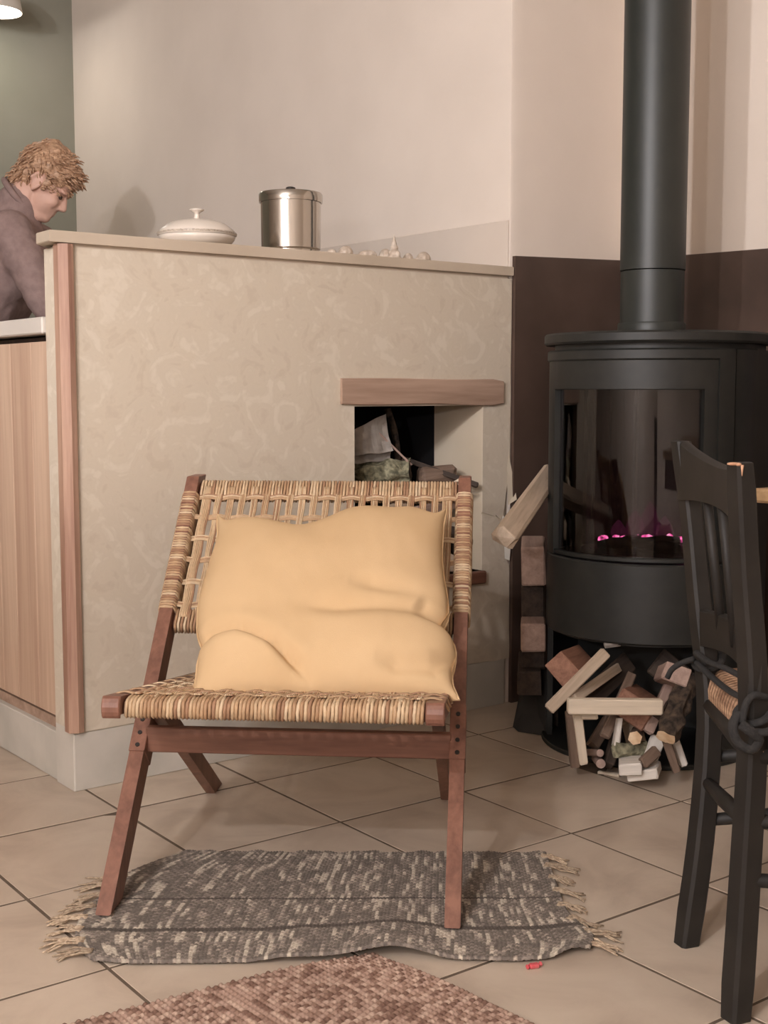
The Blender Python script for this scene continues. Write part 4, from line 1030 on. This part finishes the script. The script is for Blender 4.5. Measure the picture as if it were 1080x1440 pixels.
# rush seat: four triangles of cord around the rails, domed edges
cs_ = [Vector((0.522,1.675,0.412)),Vector((0.868,1.615,0.408)),Vector((0.878,2.055,0.408)),Vector((0.530,1.975,0.412))]
cen = sum(cs_, Vector())/4; rs_ = MB()
for k in range(4):
    a, b = cs_[k], cs_[(k+1) % 4]; n = 22
    for q in range(n):
        t0 = (q+0.5)/n; L0 = a*(1-t0)+b*t0; m_ = 1-abs(2*t0-1)
        inn = cen*m_+L0*(1-m_); d = (L0-inn)
        outd = (L0-cen); e0 = (b-a).normalized(); outd = (outd-e0*outd.dot(e0)).normalized()
        inn = L0-outd*(max(0.004,(L0-cen).dot(outd)*m_))
        pts = [inn+Vector((0,0,0.012+0.004*m_)), L0-outd*0.012+Vector((0,0,0.022)), L0+outd*0.008+Vector((0,0,0.014)), L0+outd*0.014+Vector((0,0,-0.006)), L0+outd*0.006+Vector((0,0,-0.028)), L0-outd*0.02+Vector((0,0,-0.03))]
        rs_.tube([p-BC for p in spline(pts, 9)], 0.0095, 6)
rs_.build('rush_seat', M['rush'], bc, smooth=True, kind='stuff')
ti = thing('cushion_tie', 'dark cloth tie knotted around the black chair back posts', 'tie', (0.505,1.83,0.40))
TO_ = Vector((0.505,1.83,0.40))
def tie(name, pts, r): MB().tube([p-TO_ for p in spline(pts, 26)], r, 8, sq=(1.0,0.75)).build(name, M['strap'], ti, smooth=True)
def around(c, rx, ry, tilt, n=9): return [(c[0]+rx*math.cos(2*math.pi*k/n), c[1]+ry*math.sin(2*math.pi*k/n), c[2]+tilt*math.sin(2*math.pi*k/n+0.7)) for k in range(n+1)]
tie('loop', around((0.498,1.68,0.445),0.0225,0.0225,0.010), 0.006)
tie('knot', [(0.472,1.655,0.452),(0.462,1.648,0.436),(0.468,1.645,0.415),(0.486,1.642,0.405),(0.497,1.645,0.418),(0.482,1.638,0.432),(0.470,1.642,0.44)], 0.0072)
tie('strand', [(0.478,1.646,0.43),(0.505,1.645,0.428),(0.54,1.652,0.438),(0.60,1.66,0.445),(0.66,1.68,0.435)], 0.0072)
tie('strand', [(0.474,1.648,0.44),(0.480,1.652,0.465),(0.492,1.656,0.475),(0.51,1.665,0.47)], 0.0065)
tie('loop', around((0.512,1.972,0.455),0.022,0.022,0.012), 0.0058)
tie('strand', [(0.488,1.955,0.47),(0.492,1.90,0.468),(0.497,1.82,0.475),(0.500,1.72,0.482)], 0.0055)
tie('strand', [(0.488,1.95,0.455),(0.495,1.88,0.447),(0.500,1.80,0.445),(0.503,1.72,0.452)], 0.0055)
tie('strand', [(0.485,1.955,0.46),(0.470,1.965,0.452),(0.455,1.972,0.44),(0.448,1.975,0.425)], 0.006)
# dining table corner, room-aligned
tb = thing('dining_table', 'wooden table corner behind the black chair at the right edge', 'table', (0.636,2.20,0), TH)
MB().box((0,-1.3,0.684), (0.85,0,0.708), bev=0.004).build('tabletop', M['table'], tb)
MB().box((0.03,-1.27,0.60), (0.82,-0.03,0.684), bev=0.002).build('apron', M['w_dark'], tb)
for x, y in ((0.74,-0.10),(0.74,-1.20),(0.42,-1.20)): MB().box((x-0.03,y-0.03,0), (x+0.03,y+0.03,0.60), bev=0.004).build('leg', M['w_dark'], tb)

# ------------------------------------------------------------------ person at the kitchen counter
PY = 4.42
def pp_(px, py, dy=0.0): 
    return at(px, py, PY+dy)
PL = Vector((-1.45, PY, 0))
pe = thing('person', 'person with short reddish hair bending over the kitchen counter in a brown sweater', 'person', PL)
Hc = pp_(63,259)-PL
ta = rad(42); f_ = Vector((math.cos(ta),0.04,-math.sin(ta))).normalized(); u_ = Vector((math.sin(ta),0,math.cos(ta))); s_ = u_.cross(f_).normalized()
HM = Matrix(((f_.x,s_.x,u_.x),(f_.y,s_.y,u_.y),(f_.z,s_.z,u_.z)))*0.93
HS = 0.93
def hp(f, s, u): return Hc+(f_*f+s_*s+u_*u)*HS
nb_ = pp_(27,318)-PL; chest = pp_(20,370)-PL; belly = pp_(-26,440)-PL; pel = Vector((belly.x-0.02,0,0.93))
def limb_set(grow=0.0, torso=True):
    mb = MB()
    return mb
shR = nb_+Vector((0.02,-0.175,-0.04)); shL = nb_+Vector((0.02,0.175,-0.04))
elR = shR+Vector((0.13,-0.04,-0.25)); elL = shL+Vector((0.12,0.05,-0.26))
wrR = elR+Vector((0.22,0.04,-0.02)); wrL = elL+Vector((0.22,-0.05,-0.01))
hipR = pel+Vector((0,-0.09,-0.03)); hipL = pel+Vector((0,0.09,-0.03))
knR = Vector((pel.x+0.04,-0.10,0.50)); knL = Vector((pel.x+0.02,0.10,0.50))
anR = Vector((pel.x+0.0,-0.10,0.09)); anL = Vector((pel.x-0.03,0.10,0.09))
def hand(mb, wr, side):
    pal = wr+Vector((0.085,0,-0.012)); mb.cap(wr, wr+Vector((0.03,0,-0.003)), 0.024, 0.027); mb.ell(wr+Vector((0.055,0,-0.008)), (0.05,0.041,0.017))
    for k, (o, L) in enumerate(((-0.03,0.066),(-0.01,0.076),(0.01,0.071),(0.029,0.055))):
        a = pal+Vector((0.008,o,0)); b = a+Vector((L*0.5,o*0.15,-0.008)); c = b+Vector((L*0.38,0,-0.024))
        mb.cap(a, b, 0.0095, 0.0088, 10); mb.cap(b, c, 0.0088, 0.0075, 10)
    a = wr+Vector((0.03,-side*0.028,-0.004)); b = a+Vector((0.035,-side*0.024,-0.012)); c = b+Vector((0.03,-side*0.004,-0.012))
    mb.cap(a, b, 0.013, 0.011, 10); mb.cap(b, c, 0.0105, 0.0085, 10)
bd_ = MB()
bd_.ell(hp(-0.005,0,0.025), (0.094,0.074,0.098), HM, 28, 18); bd_.ell(hp(0.035,0,-0.035), (0.062,0.058,0.082), HM, 24, 16)
bd_.ell(hp(0.060,0,-0.090), (0.038,0.034,0.028), HM); bd_.cap(hp(-0.02,0.035,-0.075), hp(0.06,0.016,-0.1), 0.024, 0.02); bd_.cap(hp(-0.02,-0.035,-0.075), hp(0.06,-0.016,-0.1), 0.024, 0.02)
bd_.cap(hp(0.086,0,0.012), hp(0.108,0,-0.024), 0.0095, 0.0125); bd_.ell(hp(0.099,0.010,-0.030), 0.009); bd_.ell(hp(0.099,-0.010,-0.030), 0.009)
bd_.ell(hp(0.078,0.030,0.026), (0.018,0.030,0.009), HM); bd_.ell(hp(0.078,-0.030,0.026), (0.018,0.030,0.009), HM)
bd_.ell(hp(0.066,0.036,-0.026), (0.026,0.022,0.026), HM); bd_.ell(hp(0.066,-0.036,-0.026), (0.026,0.022,0.026), HM)
bd_.ell(hp(0.088,0,-0.058), (0.012,0.024,0.0065), HM); bd_.ell(hp(0.086,0,-0.070), (0.012,0.021,0.0070), HM)
for sd_ in (1,-1):
    bd_.ell(hp(-0.008,sd_*0.074,-0.010), (0.019,0.006,0.030), HM)
    ring_ = [hp(-0.012+0.020*math.cos(q),sd_*(0.079+0.004*math.cos(q+2.5)),-0.006+0.031*math.sin(q)) for q in [rad(-70+k*29) for k in range(10)]]
    bd_.tube(ring_, 0.0058, 8); bd_.ell(hp(-0.004,sd_*0.077,-0.038), (0.009,0.005,0.009), HM)
bd_.cap(hp(-0.035,0,-0.055), nb_+Vector((-0.01,0,-0.01)), 0.056, 0.062)
bd_.cap(nb_+Vector((-0.01,0.05,-0.05)), nb_+Vector((-0.01,-0.05,-0.05)), 0.075, 0.075)
def blob(a, b, ra, rb, sy, mb):
    a = Vector(a); b = Vector(b)
    for o in (-1, 0, 1): mb.cap(a+Vector((0,o*sy,0)), b+Vector((0,o*sy*0.9,0)), ra, rb)
blob(chest, belly, 0.105, 0.10, 0.075, bd_); blob(nb_+Vector((-0.02,0,-0.08)), chest, 0.075, 0.10, 0.085, bd_); blob(belly, pel, 0.10, 0.115, 0.065, bd_)
for a, b, c in ((shR,elR,wrR),(shL,elL,wrL)): bd_.cap(a, b, 0.056, 0.042); bd_.cap(b, c, 0.040, 0.027)
hand(bd_, wrR, -1); hand(bd_, wrL, 1)
for a, b, c in ((hipR,knR,anR),(hipL,knL,anL)):
    bd_.cap(a, b, 0.085, 0.056); bd_.cap(b, c, 0.052, 0.036); bd_.cap(c+Vector((-0.03,0,-0.045)), c+Vector((0.13,0,-0.055)), 0.036, 0.028)
bo = bd_.build('body', M['skin'], pe); remesh(bo, 0.0052, 3)
for sd_ in (1,-1): MB().ell(hp(0.0805,sd_*0.030,0.003), 0.0075, None, 14, 10).build('eye', M['eye'], bo, smooth=True)
sw = MB(); blob(chest, belly, 0.120, 0.122, 0.082, sw); blob(nb_+Vector((-0.02,0,-0.075)), chest, 0.088, 0.115, 0.092, sw); blob(belly, pel+Vector((0,0,0.02)), 0.122, 0.13, 0.07, sw)
for a, b, c in ((shR,elR,wrR),(shL,elL,wrL)): sw.cap(a, b, 0.074, 0.056); sw.cap(b, c, 0.056, 0.040)
sw.cap(nb_+Vector((0,0.06,-0.05)), shL, 0.072, 0.074); sw.cap(nb_+Vector((0,-0.06,-0.05)), shR, 0.072, 0.074)
cl0 = nb_+Vector((-0.012,0,-0.02)); cl1 = hp(-0.045,0,-0.095)
sw.cap(cl0, cl0.lerp(cl1,0.8), 0.084, 0.072); sw.cap(cl0+Vector((0.03,0,0.0)), cl0.lerp(cl1,0.8)+f_*0.025-u_*0.01, 0.066, 0.052)
def folds(co, n): return co+n*(0.006*noise.noise(co*Vector((9,14,16)).length*0+Vector((co.x*8,co.y*8,co.z*22)))+0.003*noise.noise(co*45))
so = sw.build('sweater', M['sweater'], pe); remesh(so, 0.009, 4, folds)
MB().tube([cl0.lerp(cl1,0.98)+(s_*math.cos(q)+f_*math.sin(q)*0.95)*0.070-u_*0.012*math.sin(q) for q in [2*math.pi*k/24 for k in range(24)]], 0.011, 8, close=True).build('collar', M['sweater'], so, smooth=True)
tr = MB(); blob(pel+Vector((0,0,0.03)), pel+Vector((0,0,-0.06)), 0.125, 0.118, 0.066, tr)
for a, b, c in ((hipR,knR,anR),(hipL,knL,anL)): tr.cap(a, b, 0.096, 0.068); tr.cap(b, c+Vector((0,0,0.0)), 0.066, 0.055)
to = tr.build('trousers', M['trousers'], pe); remesh(to, 0.012, 4)
for c in (anR, anL):
    sh_ = MB(); sh_.cap(c+Vector((-0.035,0,-0.042)), c+Vector((0.12,0,-0.054)), 0.046, 0.035); sh_.cap(c+Vector((-0.02,0,-0.02)), c+Vector((-0.01,0,0.03)), 0.046, 0.044)
    so_ = sh_.build('shoe', M['shoe'], pe); remesh(so_, 0.008, 3, lambda co, n: Vector((co.x, co.y, max(co.z, 0.0005))))
ha = MB(); ha.ell(hp(-0.022,0,0.055), (0.104,0.088,0.086), HM, 28, 18); ha.ell(hp(-0.058,0,0.005), (0.056,0.074,0.075), HM); ha.ell(hp(-0.075,0,-0.045), (0.036,0.055,0.035), HM)
ha.ell(hp(0.050,0,0.085), (0.046,0.068,0.036), HM); ha.ell(hp(-0.03,0,0.105), (0.07,0.065,0.05), HM)
for sd_ in (1,-1): ha.ell(hp(0.012,sd_*0.068,0.028), (0.030,0.014,0.030), HM); ha.cap(hp(0.022,sd_*0.071,0.02), hp(0.022,sd_*0.072,-0.016), 0.010, 0.005)
hc_ = Vector(hp(-0.03,0,0.03))
def hairnoise(co, n):
    d = co-hc_; return co+n*(0.010*noise.noise(co*26)+0.007*noise.noise(Vector((co.x*30+co.z*50,co.y*60,co.z*26-co.x*30))))
ho = ha.build('hair', M['hair'], pe); remesh(ho, 0.006, 2, hairnoise)
lk = MB(); rh = random.Random(11)
pts_ = [(v.co.copy(), v.normal.copy()) for v in ho.data.vertices if v.index % 8 == 0]
for p, n in pts_:
    back = (p-hc_); dirn = (f_*0.55-u_*0.55*(1 if back.dot(f_) < 0.02 else -0.1)+n*0.22+Vector((rh.uniform(-.25,.25),rh.uniform(-.25,.25),rh.uniform(-.25,.25)))).normalized()
    if back.dot(f_) < -0.03: dirn = (-u_*0.8-f_*0.1+n*0.18+Vector((rh.uniform(-.25,.25),rh.uniform(-.25,.25),rh.uniform(-.2,.25)))).normalized()
    L = rh.uniform(0.016,0.030); m1 = p+dirn*L*0.5+n*0.004; e1 = p+dirn*L-n*0.001
    lk.tube([p-n*0.003, m1, e1], [0.0035,0.0030,0.0006], 5)
lk.build('hair_locks', M['hair'], ho, smooth=True, kind='stuff')
